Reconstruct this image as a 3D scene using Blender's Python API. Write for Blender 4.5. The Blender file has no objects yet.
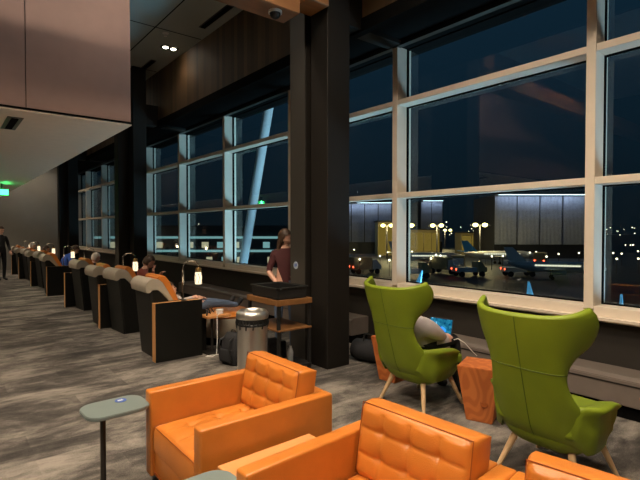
import bpy, bmesh, math, random
from mathutils import Vector, Matrix, Quaternion
random.seed(7)
PI = math.pi
C = bpy.context.scene.collection
S = bpy.context.scene
R = math.radians

# ------------------------------------------------------------------ materials
def newmat(name):
    m = bpy.data.materials.new(name); m.use_nodes = True
    nt = m.node_tree; nt.nodes.clear()
    out = nt.nodes.new('ShaderNodeOutputMaterial')
    return m, nt, out

def pbr(name, col, rough=.5, metal=0, var=.12, scale=8, bump=0, bscale=60, spec=.5, coat=0, stretch=(1, 1, 1), trans=0):
    m, nt, out = newmat(name)
    b = nt.nodes.new('ShaderNodeBsdfPrincipled')
    nt.links.new(b.outputs[0], out.inputs[0])
    b.inputs['Roughness'].default_value = rough
    b.inputs['Metallic'].default_value = metal
    b.inputs['Specular IOR Level'].default_value = spec
    b.inputs['Coat Weight'].default_value = coat
    b.inputs['Transmission Weight'].default_value = trans
    tc = nt.nodes.new('ShaderNodeTexCoord'); mp = nt.nodes.new('ShaderNodeMapping')
    mp.inputs['Scale'].default_value = stretch
    nt.links.new(tc.outputs['Object'], mp.inputs[0])
    n = nt.nodes.new('ShaderNodeTexNoise'); n.inputs['Scale'].default_value = scale; n.inputs['Detail'].default_value = 4
    nt.links.new(mp.outputs[0], n.inputs['Vector'])
    cr = nt.nodes.new('ShaderNodeValToRGB')
    cr.color_ramp.elements[0].position = .3; cr.color_ramp.elements[1].position = .7
    cr.color_ramp.elements[0].color = tuple(c*(1-var) for c in col)+(1,)
    cr.color_ramp.elements[1].color = tuple(min(1, c*(1+var)) for c in col)+(1,)
    nt.links.new(n.outputs[0], cr.inputs[0]); nt.links.new(cr.outputs[0], b.inputs['Base Color'])
    if bump:
        n2 = nt.nodes.new('ShaderNodeTexNoise'); n2.inputs['Scale'].default_value = bscale; n2.inputs['Detail'].default_value = 3
        nt.links.new(mp.outputs[0], n2.inputs['Vector'])
        bp = nt.nodes.new('ShaderNodeBump'); bp.inputs['Strength'].default_value = bump; bp.inputs['Distance'].default_value = .004
        nt.links.new(n2.outputs[0], bp.inputs['Height']); nt.links.new(bp.outputs[0], b.inputs['Normal'])
    return m

def emit(name, col, st):
    m, nt, out = newmat(name)
    e = nt.nodes.new('ShaderNodeEmission'); e.inputs[0].default_value = tuple(col)+(1,); e.inputs[1].default_value = st
    nt.links.new(e.outputs[0], out.inputs[0])
    return m

def wood(name, c1, c2, scale=6, rough=.45, axis='X', ringy=False):
    m, nt, out = newmat(name)
    b = nt.nodes.new('ShaderNodeBsdfPrincipled'); nt.links.new(b.outputs[0], out.inputs[0])
    b.inputs['Roughness'].default_value = rough
    tc = nt.nodes.new('ShaderNodeTexCoord'); mp = nt.nodes.new('ShaderNodeMapping')
    st = {'X': (.12, 1, 1), 'Y': (1, .12, 1), 'Z': (1, 1, .12)}[axis]
    if ringy: st = (1, 1, .45)
    mp.inputs['Scale'].default_value = st
    nt.links.new(tc.outputs['Object'], mp.inputs[0])
    n = nt.nodes.new('ShaderNodeTexNoise'); n.inputs['Scale'].default_value = scale*(.5 if ringy else 1); n.inputs['Detail'].default_value = 3 if ringy else 5
    nt.links.new(mp.outputs[0], n.inputs['Vector'])
    src = n.outputs[0]
    if ringy:
        mu = nt.nodes.new('ShaderNodeMath'); mu.operation = 'MULTIPLY'; mu.inputs[1].default_value = 150
        si = nt.nodes.new('ShaderNodeMath'); si.operation = 'SINE'
        ma = nt.nodes.new('ShaderNodeMath'); ma.operation = 'MULTIPLY_ADD'; ma.inputs[1].default_value = .5; ma.inputs[2].default_value = .5
        nt.links.new(src, mu.inputs[0]); nt.links.new(mu.outputs[0], si.inputs[0]); nt.links.new(si.outputs[0], ma.inputs[0]); src = ma.outputs[0]
    cr = nt.nodes.new('ShaderNodeValToRGB')
    cr.color_ramp.elements[0].position = .25; cr.color_ramp.elements[1].position = .75
    cr.color_ramp.elements[0].color = c1+(1,); cr.color_ramp.elements[1].color = c2+(1,)
    nt.links.new(src, cr.inputs[0]); nt.links.new(cr.outputs[0], b.inputs['Base Color'])
    return m

def carpet_mat():
    m, nt, out = newmat('carpet')
    L = nt.links.new; N = nt.nodes.new
    b = N('ShaderNodeBsdfPrincipled'); L(b.outputs[0], out.inputs[0]); b.inputs['Roughness'].default_value = .95
    b.inputs['Specular IOR Level'].default_value = .1
    tc = N('ShaderNodeTexCoord')
    br = N('ShaderNodeTexBrick'); br.inputs['Scale'].default_value = 1; br.inputs['Mortar Size'].default_value = .0
    br.inputs['Brick Width'].default_value = 1.0; br.inputs['Row Height'].default_value = .25
    br.inputs['Color1'].default_value = (.30, .30, .30, 1); br.inputs['Color2'].default_value = (.72, .72, .72, 1)
    L(tc.outputs['Object'], br.inputs['Vector'])
    def noise(sc, st, det=4, w=0):
        mp = N('ShaderNodeMapping'); mp.inputs['Scale'].default_value = st; mp.inputs['Location'].default_value = (w, w, 0)
        L(tc.outputs['Object'], mp.inputs[0])
        n = N('ShaderNodeTexNoise'); n.inputs['Scale'].default_value = sc; n.inputs['Detail'].default_value = det; n.inputs['Roughness'].default_value = .65
        n.inputs['Distortion'].default_value = .6
        L(mp.outputs[0], n.inputs['Vector']); return n.outputs[0]
    a = noise(1.5, (.7, 1.5, 1), 7); c = noise(6, (.8, 1.6, 1), 5, 3); f = noise(140, (1, 1, 1), 2)
    def math_(op, x, y):
        q = N('ShaderNodeMath'); q.operation = op
        for i, v in enumerate((x, y)):
            if isinstance(v, (int, float)): q.inputs[i].default_value = v
            else: L(v, q.inputs[i])
        return q.outputs[0]
    s = math_('ADD', math_('MULTIPLY', a, .64), math_('MULTIPLY', c, .24))
    s = math_('ADD', s, math_('MULTIPLY', br.outputs[0], .16))
    s = math_('ADD', s, math_('MULTIPLY', f, .19))
    cr = N('ShaderNodeValToRGB'); e = cr.color_ramp.elements
    e[0].position = .46; e[0].color = (.026, .024, .023, 1); e[1].position = .73; e[1].color = (.28, .25, .215, 1)
    k = e.new(.59); k.color = (.088, .079, .071, 1)
    L(s, cr.inputs[0]); L(cr.outputs[0], b.inputs['Base Color'])
    bp = N('ShaderNodeBump'); bp.inputs['Strength'].default_value = .5; bp.inputs['Distance'].default_value = .004
    L(f, bp.inputs['Height']); L(bp.outputs[0], b.inputs['Normal'])
    return m

def planks_mat():          # vertical timber boards of the bulkhead
    m, nt, out = newmat('bulkhead_boards'); L = nt.links.new; N = nt.nodes.new
    b = N('ShaderNodeBsdfPrincipled'); L(b.outputs[0], out.inputs[0]); b.inputs['Roughness'].default_value = .6
    tc = N('ShaderNodeTexCoord'); sp = N('ShaderNodeSeparateXYZ'); L(tc.outputs['Object'], sp.inputs[0])
    mu = N('ShaderNodeMath'); mu.operation = 'MULTIPLY'; mu.inputs[1].default_value = 9; L(sp.outputs[1], mu.inputs[0])
    fl = N('ShaderNodeMath'); fl.operation = 'FLOOR'; L(mu.outputs[0], fl.inputs[0])
    wn = N('ShaderNodeTexWhiteNoise'); wn.noise_dimensions = '1D'; L(fl.outputs[0], wn.inputs['W'])
    cr = N('ShaderNodeValToRGB'); e = cr.color_ramp.elements
    e[0].color = (.050, .028, .011, 1); e[1].color = (.125, .068, .026, 1)
    L(wn.outputs[0], cr.inputs[0]); L(cr.outputs[0], b.inputs['Base Color'])
    return m

def glass_mat():
    m, nt, out = newmat('window_glass'); L = nt.links.new; N = nt.nodes.new
    t = N('ShaderNodeBsdfTransparent'); t.inputs[0].default_value = (.86, .95, .97, 1)
    g = N('ShaderNodeBsdfGlossy'); g.inputs['Roughness'].default_value = 0.0
    lw = N('ShaderNodeLayerWeight'); lw.inputs['Blend'].default_value = .5
    pw = N('ShaderNodeMath'); pw.operation = 'POWER'; pw.inputs[1].default_value = 5; L(lw.outputs['Facing'], pw.inputs[0])
    fr = N('ShaderNodeMath'); fr.operation = 'MULTIPLY_ADD'; fr.inputs[1].default_value = .9; fr.inputs[2].default_value = .055; L(pw.outputs[0], fr.inputs[0])
    mx = N('ShaderNodeMixShader'); L(fr.outputs[0], mx.inputs[0]); L(t.outputs[0], mx.inputs[1]); L(g.outputs[0], mx.inputs[2])
    L(mx.outputs[0], out.inputs[0]); return m

def corrugated(name, col):
    m = pbr(name, col, .45, .3, .15, 4)
    nt = m.node_tree; L = nt.links.new; N = nt.nodes.new
    b = [n for n in nt.nodes if n.type == 'BSDF_PRINCIPLED'][0]
    tc = N('ShaderNodeTexCoord'); w = N('ShaderNodeTexWave'); w.inputs['Scale'].default_value = 1.1; w.bands_direction = 'X'
    L(tc.outputs['Object'], w.inputs['Vector'])
    bp = N('ShaderNodeBump'); bp.inputs['Distance'].default_value = .4; bp.inputs['Strength'].default_value = .8
    L(w.outputs['Fac'], bp.inputs['Height']); L(bp.outputs[0], b.inputs['Normal']); return m

M = {
 'carpet': carpet_mat(), 'boards': planks_mat(), 'glass': glass_mat(),
 'fascia': pbr('fascia_panel', (.25, .158, .134), .7, var=.04), 'soffit': pbr('soffit_panel', (.86, .72, .57), .7, var=.03),
 'endwall': pbr('grey_wall_paint', (.22, .205, .18), .8, var=.05, scale=2), 'darkwall': pbr('dark_wall', (.020, .016, .012), .7, var=.1),
 'column': pbr('dark_column_cladding', (.012, .010, .008), .6, spec=.2, var=.08, scale=3), 'greycol': pbr('grey_column_cladding', (.032, .028, .023), .5, var=.06, scale=3),
 'ceiling': pbr('ceiling_panel', (.38, .42, .39), .8, var=.05, scale=1), 'black': pbr('matt_black', (.008, .008, .008), .55, var=.1),
 'blackgap': pbr('black_recess', (.004, .004, .004), .9, var=.1, spec=.05),
 'frame': pbr('white_frame', (.76, .66, .54), .45, var=.03), 'heater': pbr('heater_cover', (.16, .13, .11), .5, var=.06, stretch=(1, 1, 1)),
 'timber': wood('timber_beam', (.20, .085, .03), (.30, .135, .05), 10, axis='X'),
 'orange': pbr('orange_leather', (.54, .172, .026), .32, var=.12, scale=5, bump=.25, bscale=180, spec=.5),
 'piping': pbr('orange_leather_piping', (.30, .07, .01), .45, var=.05),
 'green': pbr('green_leather', (.19, .255, .012), .50, var=.06, scale=6, bump=.2, bscale=200, spec=.4),
 'greenseam': pbr('green_seam', (.085, .13, .008), .7, var=.05),
 'legwood': wood('pale_ash', (.60, .38, .19), (.76, .53, .30), 30, axis='Z'),
 'block': wood('fir_block', (.46, .12, .026), (.56, .165, .038), 3, rough=.5, ringy=True),
 'tablewood': wood('honey_wood', (.50, .20, .06), (.68, .32, .11), 12, axis='X'),
 'stripwood': wood('oak_strip', (.50, .23, .07), (.66, .33, .12), 14, axis='Z'),
 'cartwood': wood('cart_walnut', (.16, .065, .018), (.24, .11, .035), 14, axis='Y'),
 'laminate': pbr('black_laminate', (.006, .006, .005), .45, spec=.3, var=.1), 'laminate2': pbr('charcoal_laminate', (.015, .015, .013), .5, spec=.3, var=.1),
 'taupe': pbr('taupe_leather', (.36, .31, .245), .42, var=.06, spec=.4), 'greytop': pbr('grey_laminate_top', (.15, .185, .175), .45, var=.05),
 'steel': pbr('brushed_steel', (.80, .77, .72), .36, 1, var=.1, scale=12, stretch=(1, 1, .05)), 'chrome': pbr('satin_chrome', (.30, .29, .27), .25, 1, var=.02),
 'darkmetal': pbr('dark_metal', (.06, .055, .05), .4, .8, var=.05), 'brass': pbr('brass_cap', (.42, .26, .09), .35, .9, var=.05),
 'jar': emit('lit_jar', (1, .80, .50), 1.5), 'bulb': emit('lamp_disc', (1, .86, .66), 26), 'white': pbr('white_plastic', (.75, .72, .68), .4, var=.02),
 'skin': pbr('skin', (.62, .34, .24), .55, var=.06), 'maroon': pbr('maroon_cotton', (.060, .012, .013), .85, var=.12), 'hair': pbr('brown_hair', (.055, .028, .014), .5, var=.35, scale=40, stretch=(1, 1, .1)),
 'hairwhite': pbr('white_hair', (.62, .56, .48), .7, var=.15), 'denim': pbr('blue_denim', (.07, .10, .16), .85, var=.15), 'darkcloth': pbr('dark_cloth', (.011, .011, .013), .85, var=.15),
 'greycloth': pbr('grey_cotton', (.50, .45, .44), .9, var=.08, scale=14, bump=.6, bscale=25), 'bluecloth': pbr('blue_jacket_cloth', (.04, .12, .55), .7, var=.1), 'rust': pbr('rust_knit', (.20, .05, .035), .85, var=.15),
 'redcuff': pbr('orange_red_trim', (.75, .13, .05), .7, var=.05), 'eye': pbr('eye', (.02, .015, .012), .2, var=0), 'lip': pbr('lip', (.48, .17, .14), .5, var=.05),
 'exitgreen': emit('green_sign_light', (.05, 1, .22), 5), 'sticker': pbr('blue_sticker', (.03, .09, .38), .4, var=.02), 'stickerwhite': pbr('sticker_print', (.8, .8, .8), .5, var=0), 'stickerpale': pbr('pale_sticker', (.35, .42, .50), .5, var=.05),
 'asphalt': pbr('asphalt', (.035, .04, .042), .6, var=.3, scale=.05), 'extwhite': pbr('exterior_white_steel', (.62, .64, .66), .5, var=.04),
 'hangar': corrugated('corrugated_metal', (.30, .32, .42)), 'extdark': pbr('dark_facade', (.03, .03, .035), .6, var=.1), 'sodium': emit('sodium_lamp', (1, .74, .22), 9),
 'yellowlit': emit('lit_yellow_hall', (1, .58, .10), .20), 'cooltube': emit('cool_tube', (.75, .9, 1), 5), 'tealband': emit('lit_glazed_band', (.45, .80, .78), .45), 'winrow': emit('lit_gate_windows', (1, .82, .5), .5),
 'plane': pbr('aircraft_white', (.55, .56, .58), .35, var=.04), 'planeblue': pbr('aircraft_blue', (.02, .16, .42), .35, var=.05), 'finlet': pbr('fin_blue', (.16, .50, .75), .35, var=.05), 'winrowdim': emit('small_lit_windows', (1, .85, .6), 1.2),
 'vehicle': pbr('vehicle_paint', (.50, .40, .20), .5, var=.1), 'rubber': pbr('rubber', (.015, .015, .015), .8, var=.1), 'redlamp': emit('red_tail_lamp', (1, .08, .03), 10), 'city': emit('city_light', (1, .78, .5), 5),
 'bagclear': pbr('clear_plastic', (.55, .57, .58), .2, var=.05, trans=.5),
}

def screen_mat():
    m, nt, out = newmat('tablet_screen'); L = nt.links.new; N = nt.nodes.new
    e = N('ShaderNodeEmission'); e.inputs[1].default_value = 2.4
    tc = N('ShaderNodeTexCoord'); v = N('ShaderNodeTexVoronoi'); v.inputs['Scale'].default_value = 42; L(tc.outputs['Object'], v.inputs['Vector'])
    n = N('ShaderNodeTexNoise'); n.inputs['Scale'].default_value = 16; L(tc.outputs['Object'], n.inputs['Vector'])
    sp = N('ShaderNodeSeparateXYZ'); L(tc.outputs['Object'], sp.inputs[0])
    cr = N('ShaderNodeValToRGB'); q = cr.color_ramp.elements
    q[0].color = (.0, .02, .05, 1); q[1].color = (.25, .55, .75, 1); k = q.new(.52); k.color = (.01, .10, .16, 1)
    q[0].position = .3; q[1].position = .8
    mx = N('ShaderNodeMath'); mx.operation = 'MULTIPLY_ADD'; mx.inputs[1].default_value = .55
    L(v.outputs['Color'], mx.inputs[0]); L(n.outputs[0], mx.inputs[2]); 
    sb = N('ShaderNodeMath'); sb.operation = 'SUBTRACT'; sb.inputs[1].default_value = .2; L(mx.outputs[0], sb.inputs[0]); L(sb.outputs[0], cr.inputs[0])
    cr2 = N('ShaderNodeValToRGB'); q = cr2.color_ramp.elements     # a bright blue pond low on the screen
    q[0].position = .46; q[0].color = (0, 0, 0, 1); q[1].position = .56; q[1].color = (1, 1, 1, 1)
    gr = N('ShaderNodeTexGradient'); gr.gradient_type = 'SPHERICAL'
    mp = N('ShaderNodeMapping'); mp.inputs['Scale'].default_value = (6, 10, 16); mp.inputs['Location'].default_value = (0, .1, .45); L(tc.outputs['Object'], mp.inputs[0]); L(mp.outputs[0], gr.inputs[0]); L(gr.outputs[0], cr2.inputs[0])
    mix = N('ShaderNodeMixRGB'); L(cr2.outputs[0], mix.inputs[0]); L(cr.outputs[0], mix.inputs[1]); mix.inputs[2].default_value = (.02, .18, .85, 1)
    L(mix.outputs[0], e.inputs[0]); L(e.outputs[0], out.inputs[0]); return m
M['screen'] = screen_mat()

# ------------------------------------------------------------------ mesh helpers
def bx(bm, x0, x1, y0, y1, z0, z1, bev=0, seg=2, mi=0):
    t = bmesh.new(); bmesh.ops.create_cube(t, size=1)
    for v in t.verts: v.co = Vector(((x0+x1)/2+v.co.x*(x1-x0), (y0+y1)/2+v.co.y*(y1-y0), (z0+z1)/2+v.co.z*(z1-z0)))
    if bev: bmesh.ops.bevel(t, geom=t.edges[:], offset=bev, segments=seg, affect='EDGES', profile=.5)
    merge(bm, t, mi); return bm

def merge(bm, t, mi=0, mat=None):
    vm = {}
    for v in t.verts: vm[v] = bm.verts.new(mat @ v.co if mat else v.co)
    for f in t.faces:
        try: g = bm.faces.new([vm[v] for v in f.verts]); g.material_index = mi if mi else f.material_index; g.smooth = f.smooth
        except ValueError: pass
    t.free()

def loft(bm, rings, closed=True, cap=True, mi=0):
    vs = [[bm.verts.new(p) for p in r] for r in rings]
    n = len(rings[0])
    for a, b in zip(vs, vs[1:]):
        for i in range(n if closed else n-1):
            f = bm.faces.new((a[i], a[(i+1) % n], b[(i+1) % n], b[i])); f.material_index = mi
    if cap and closed:
        for r in (vs[0][::-1], vs[-1]):
            try: f = bm.faces.new(r); f.material_index = mi
            except ValueError: pass
    return vs

def tube(bm, pts, r, n=8, mi=0):
    pts = [Vector(p) for p in pts]; rs = r if isinstance(r, (list, tuple)) else [r]*len(pts)
    rings = []; up = None
    for i, p in enumerate(pts):
        d = (pts[min(i+1, len(pts)-1)]-pts[max(i-1, 0)]).normalized()
        if up is None: up = d.orthogonal().normalized()
        up = (up - d*up.dot(d)); up = up.normalized() if up.length > 1e-6 else d.orthogonal().normalized()
        s = d.cross(up)
        rings.append([p+(up*math.cos(2*PI*k/n)+s*math.sin(2*PI*k/n))*rs[i] for k in range(n)])
    loft(bm, rings, mi=mi); return bm

def lathe(bm, prof, n=32, c=(0, 0, 0), mi=0):
    rings = [[Vector((c[0]+max(r, 1e-4)*math.cos(2*PI*k/n), c[1]+max(r, 1e-4)*math.sin(2*PI*k/n), c[2]+z)) for k in range(n)] for r, z in prof]
    loft(bm, rings, mi=mi); return bm

def prism(bm, poly, a0, a1, axis='Y', mi=0, bev=0):
    def P(p, a): return {'Y': (p[0], a, p[1]), 'X': (a, p[0], p[1]), 'Z': (p[0], p[1], a)}[axis]
    t = bmesh.new(); loft(t, [[Vector(P(p, a0)) for p in poly], [Vector(P(p, a1)) for p in poly]])
    bmesh.ops.recalc_face_normals(t, faces=t.faces)
    if bev: bmesh.ops.bevel(t, geom=t.edges[:], offset=bev, segments=2, affect='EDGES')
    merge(bm, t, mi); return bm

def B(): return bmesh.new()

def obj(name, bm, mats, parent=None, smooth=False, loc=None, rot=None, recalc=True):
    if recalc: bmesh.ops.recalc_face_normals(bm, faces=bm.faces)
    me = bpy.data.meshes.new(name); bm.to_mesh(me); bm.free()
    for m in (mats if isinstance(mats, (list, tuple)) else [mats]): me.materials.append(M[m] if isinstance(m, str) else m)
    if smooth:
        for p in me.polygons: p.use_smooth = True
        try: me.set_sharp_from_angle(angle=R(smooth if smooth is not True else 45))
        except Exception: pass
    o = bpy.data.objects.new(name, me); C.objects.link(o)
    if parent: o.parent = parent
    if loc: o.location = loc
    if rot: o.rotation_euler = rot
    return o

def tag(o, label, cat, group=None, kind=None):
    o['label'] = label; o['category'] = cat
    if group: o['group'] = group
    if kind: o['kind'] = kind
    return o

def thing(name, label, cat, loc=(0, 0, 0), rotz=0, group=None):
    o = bpy.data.objects.new(name, None); C.objects.link(o); o.empty_display_size = .1
    o.location = loc; o.rotation_euler = (0, 0, rotz); tag(o, label, cat, group); return o

def struct(name, bm, m, parent=None, smooth=False):
    o = obj(name, bm, m, parent, smooth)
    if not parent: o['kind'] = 'structure'
    return o

def dup(root, loc, rotz=0, label=None, group=None):
    r = root.copy(); C.objects.link(r); r.location = loc; r.rotation_euler = (0, 0, rotz)
    if label: r['label'] = label
    if group: r['group'] = group
    def rec(a, b):
        for ch in list(a.children):
            c = ch.copy(); C.objects.link(c); c.parent = b; rec(ch, c)
    rec(root, r); return r

# ------------------------------------------------------------------ the room
ZC = 5.3
struct('floor', bx(B(), -5, 5.0, -4, 23, -.12, 0), 'carpet')
struct('ceiling', bx(B(), -5, 5.3, -4, 23, ZC, ZC+.15), 'ceiling')
struct('wall_left', bx(B(), -5.15, -5, -4, 23, 0, ZC), 'darkwall')
struct('wall_back', bx(B(), -5, 5.3, -4.15, -4, 0, ZC), 'darkwall')
struct('wall_far', bx(B(), -5, 5.3, 23, 23.15, 0, ZC), 'endwall')
struct('wall_right', bx(B(), 4.8, 5.05, -4, 23, 0, .78), 'darkwall')
# header and bulkhead over the glass
b = B(); bx(b, 4.02, 5.3, -4, 23, 4.08, 4.16); bx(b, 4.0, 4.10, -4, 23, 4.0, 4.16)
struct('trim_1', b, 'blackgap')
b = B(); bx(b, 4.72, 4.80, -4, 23, 4.02, 4.08); struct('trim_2', b, 'darkmetal')
struct('trim_3', bx(B(), 4.02, 4.06, -4, 23, 4.16, ZC), 'boards')
struct('wall_upper', bx(B(), 5.05, 5.3, -4, 23, 4.16, ZC), 'blackgap')
# dropped soffit box with fascia panels
b = B(); bx(b, -5, 1.66, 5.40, 23, 2.775, ZC); struct('ceiling_lower', b, 'darkwall')
b = B()
xs = [-5, -3.7, -2.4, -.95, .67, 1.66]
for x0, x1 in zip(xs, xs[1:]): bx(b, x0+.004, x1-.004, 5.36, 5.40, 2.775, ZC, mi=0)
struct('trim_4', b, 'fascia')
struct('trim_5', bx(B(), -5, 1.665, 5.355, 23, 2.75, 2.775), 'soffit')
b = B()
for y in (8, 11, 14): bx(b, -5, 1.6, y, y+.012, 2.7485, 2.7505)
struct('trim_6', bx(B(), -5, 1.668, 5.345, 5.356, 2.765, 2.785), 'blackgap'); b.free()
# ceiling panel joints
b = B()
for y in (6.2, 8.6, 11.0): bx(b, 1.7, 4.0, y, y+.02, ZC-.004, ZC)
bx(b, 3.1, 3.12, 5.4, 23, ZC-.004, ZC)
struct('trim_7', b, 'blackgap')

# window wall
MY = [-3.02, -.59, 1.84, 4.27, 6.70, 9.13, 11.56, 13.99, 16.42, 18.85, 21.28, 23.0]
for i, (y0, y1) in enumerate(zip(MY, MY[1:])):
    b = B()
    bx(b, 4.74, 5.02, y0-.043, y0+.043, .86, 4.08, .004, 1)
    for z, h in ((.82, .07), (2.06, .034), (3.29, .034)):
        bx(b, 4.745, 5.015, y0+.043, y1-.043, z-h, z+h, .004, 1)
    bx(b, 4.68, 5.06, y0-.043, y1-.043, .775, .80)
    w = struct('window_%d' % (i+1), b, 'frame')
    hb_ = B(); bx(hb_, 4.75, 5.01, y0+.043, y1-.043, 4.03, 4.08); obj('head_rail', hb_, 'blackgap', w)
    for z0, z1 in ((.89, 2.026), (2.094, 3.256), (3.324, 4.03)):
        g = B(); bx(g, 4.955, 4.96, y0+.043, y1-.043, z0, z1)
        v = obj('glass', g, 'glass', w)
        k = B()      # dark gasket round the pane
        for s in ((y0+.043, y0+.051), (y1-.051, y1-.043)): bx(k, 4.93, 4.97, s[0], s[1], z0, z1)
        for s in ((z0, z0+.012), (z1-.012, z1)): bx(k, 4.93, 4.97, y0+.051, y1-.051, s[0], s[1])
        obj('gasket', k, 'blackgap', w)

# columns: stepped boxes with a dark web between
for i, y in enumerate((4.10, 10.95, 17.80)):
    b = B()
    xr = 3.77 if i == 0 else 3.73; xl = 3.38 if i == 0 else 3.20
    bx(b, 3.43, xr, y, y+.31, 0, ZC, .006, 1); bx(b, 3.52, 3.70, y+.30, y+.36, 0, ZC); bx(b, xl, xr, y+.35, y+.65, 0, ZC, .006, 1)
    # arm to the window wall
    bx(b, 3.72, 4.72, y+.05, y+.28, 4.03, 4.5)
    o = obj('column', b, 'column'); o['kind'] = 'structure'; o.name = 'wall_column_%d' % (i+1)
o = bpy.data.objects['wall_column_1']
b = B(); bx(b, 3.372, 3.384, 4.455, 4.745, .02, ZC-.02); struct('trim_8', b, 'greycol')
bm = B(); lathe(bm, [(0, 0), (.045, 0), (.045, .003), (0, .003)], 24)
s = obj('round_sticker', bm, 'stickerpale', None, loc=(3.371, 4.63, 1.17), rot=(R(90), 0, R(-90)))
tag(s, 'small round blue and white sticker on the grey column panel', 'sticker')
bm = B(); bx(bm, -.022, -.004, -.02, .02, .003, .004); bx(bm, .004, .022, -.012, .025, .003, .004); obj('print', bm, 'sticker', s)

# heater cover along the window wall
for n_, (y0, y1) in enumerate(((-3.9, 4.0), (4.8, 10.9))):
    b = B(); prism(b, [(4.45, .12), (4.45, .335), (4.50, .36), (4.79, .36), (4.79, .12)], y0, y1, 'Y', bev=.006)
    o = obj('heater_cover', b, 'heater'); tag(o, ['long grey heater cover under the window behind the green chairs', 'long grey heater cover under the window behind the steel bin'][n_], 'heater')
    b = B(); prism(b, [(4.50, 0), (4.50, .12), (4.78, .12), (4.78, 0)], y0+.02, y1-.02, 'Y'); obj('plinth', b, 'blackgap', o)
    b = B(); bx(b, 4.444, 4.452, y0+.05, y1-.05, .295, .305); obj('shadow_gap', b, 'darkmetal', o)

# timber beam with camera dome
b = B(); bx(b, -5, 3.12, 4.20, 4.52, 3.98, 4.26, .008, 1); tag(obj('timber_beam', b, 'timber'), 'orange timber beam crossing overhead to the dark column', 'beam')
b = B(); bx(b, 3.13, 3.42, 4.06, 4.40, 4.10, 4.40, .008, 1); tag(obj('timber_beam', b, 'timber'), 'short timber block wrapping the top of the dark column', 'beam')
d = thing('security_camera', 'black dome security camera under the timber beam', 'camera', (2.87, 4.32, 3.98))
bm = B(); lathe(bm, [(0, 0), (.075, 0), (.075, -.025), (0, -.025)], 24); obj('housing', bm, 'white', d)
bm = B(); lathe(bm, [(.06, -.025), (.058, -.045), (.045, -.068), (.02, -.083), (0, -.086)], 24); obj('dome', bm, 'black', d, smooth=True)

# ceiling downlights
def spot(loc, e, col=(1, .82, .62), size=2.35, r=.16, blend=.6):
    l = bpy.data.lights.new('spot', 'SPOT'); l.energy = e; l.color = col; l.spot_size = size; l.spot_blend = blend; l.shadow_soft_size = r
    o = bpy.data.objects.new('downlight_beam', l); C.objects.link(o); o.location = loc; return o

def make_downlight():
    t = thing('downlight', 'twin downlight', 'ceiling light', (0, 0, 0), 0, 'twin ceiling downlights')
    b = B(); bx(b, -.17, .17, -.075, .075, -.012, 0); obj('housing', b, 'black', t)
    for s in (-1, 1):
        b = B(); lathe(b, [(0, 0), (.05, 0), (.05, -.01), (0, -.01)], 20, (s*.08, 0, -.010)); obj('lamp_disc', b, 'bulb', t)
    return t
DL = [(3.68, 9.40, 'lit twin downlight in the grey ceiling strip, left of the timber beam', 12),
      (3.68, 13.6, 'twin downlight in the grey ceiling, farthest from the timber beam', 12),
      (.70, 3.30, 'twin downlight reflected at the top of the large right window', 260),
      (1.20, .9, 'added unseen twin downlight over the front edge of the orange armchairs', 260),  # from here on unseen downlights, added to light the room
      (2.5, 2.8, 'added unseen twin downlight over the rear green wing chair', 170),
      (2.3, .2, 'added unseen twin downlight over the nearer green wing chair', 170),
      (-1.6, 2.2, 'added unseen twin downlight over the carpet left of the grey table', 480),
      (-1.2, -.8, 'added unseen twin downlight behind the viewpoint over the aisle', 380)]
p = None
for x, y, lab, e in DL:
    if p is None: p = make_downlight(); p.location = (x, y, ZC)
    else: dup(p, (x, y, ZC))
    q = [o for o in C.objects if o.name.startswith('downlight') and o.type == 'EMPTY'][-1]; q['label'] = lab
    spot((x, y, ZC-.04), e*1.6)
# unseen lights added in the lower soffit to brighten the aisle
t0 = None
SL = [(.2, 7.2, 50), (.2, 10.2, 65), (.2, 13.2, 65), (.3, 16.6, 65), (.9, 20.6, 60), (-2.4, 8, 30), (-2.4, 12.5, 30)]
names = ['nearest of the aisle row', 'second of the aisle row', 'third of the aisle row', 'fourth of the aisle row', 'by the far grey wall', 'nearer of the left pair', 'farther of the left pair']
for (x, y, e), nm in zip(SL, names):
    if t0 is None:
        t0 = thing('downlight', '', 'ceiling light', (x, y, 2.75), 0, 'added soffit downlights')
        b = B(); lathe(b, [(0, 0), (.06, 0), (.06, -.006), (0, -.006)], 20); obj('trim_ring', b, 'white', t0)
        b = B(); lathe(b, [(0, 0), (.03, 0), (.03, -.003), (0, -.003)], 16, (0, 0, -.006)); obj('lamp_disc', b, 'bulb', t0)
        q = t0
    else: q = dup(t0, (x, y, 2.75))
    q['label'] = 'added unseen round downlight in the tan soffit, '+nm
    spot((x, y, 2.70), e*1.8, size=2.6)
# unseen lights added to brighten the lounge seat row
for y in (6.5, 9.0, 12.2, 15.0, 17.4, 19.8):
    spot((1.95, y, ZC-.03), 110, (1, .86, .70), 1.1)
    q = dup(p, (1.95, y, ZC)); q['label'] = 'added twin ceiling downlight above the lounge seat row, hidden over the soffit edge'; q['group'] = 'added row downlights'

for x, y, e_, lb in ((2.7, 21.6, 240, 'twin downlight washing the far grey wall, right of the soffit'), (1.5, 5.0, 160, 'added unseen twin downlight between the orange armchairs and the steel bin')):  # the one by the armchairs is unseen, added as fill
    spot((x, y, ZC-.04), e_); q = dup(p, (x, y, ZC)); q['label'] = lb
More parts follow.
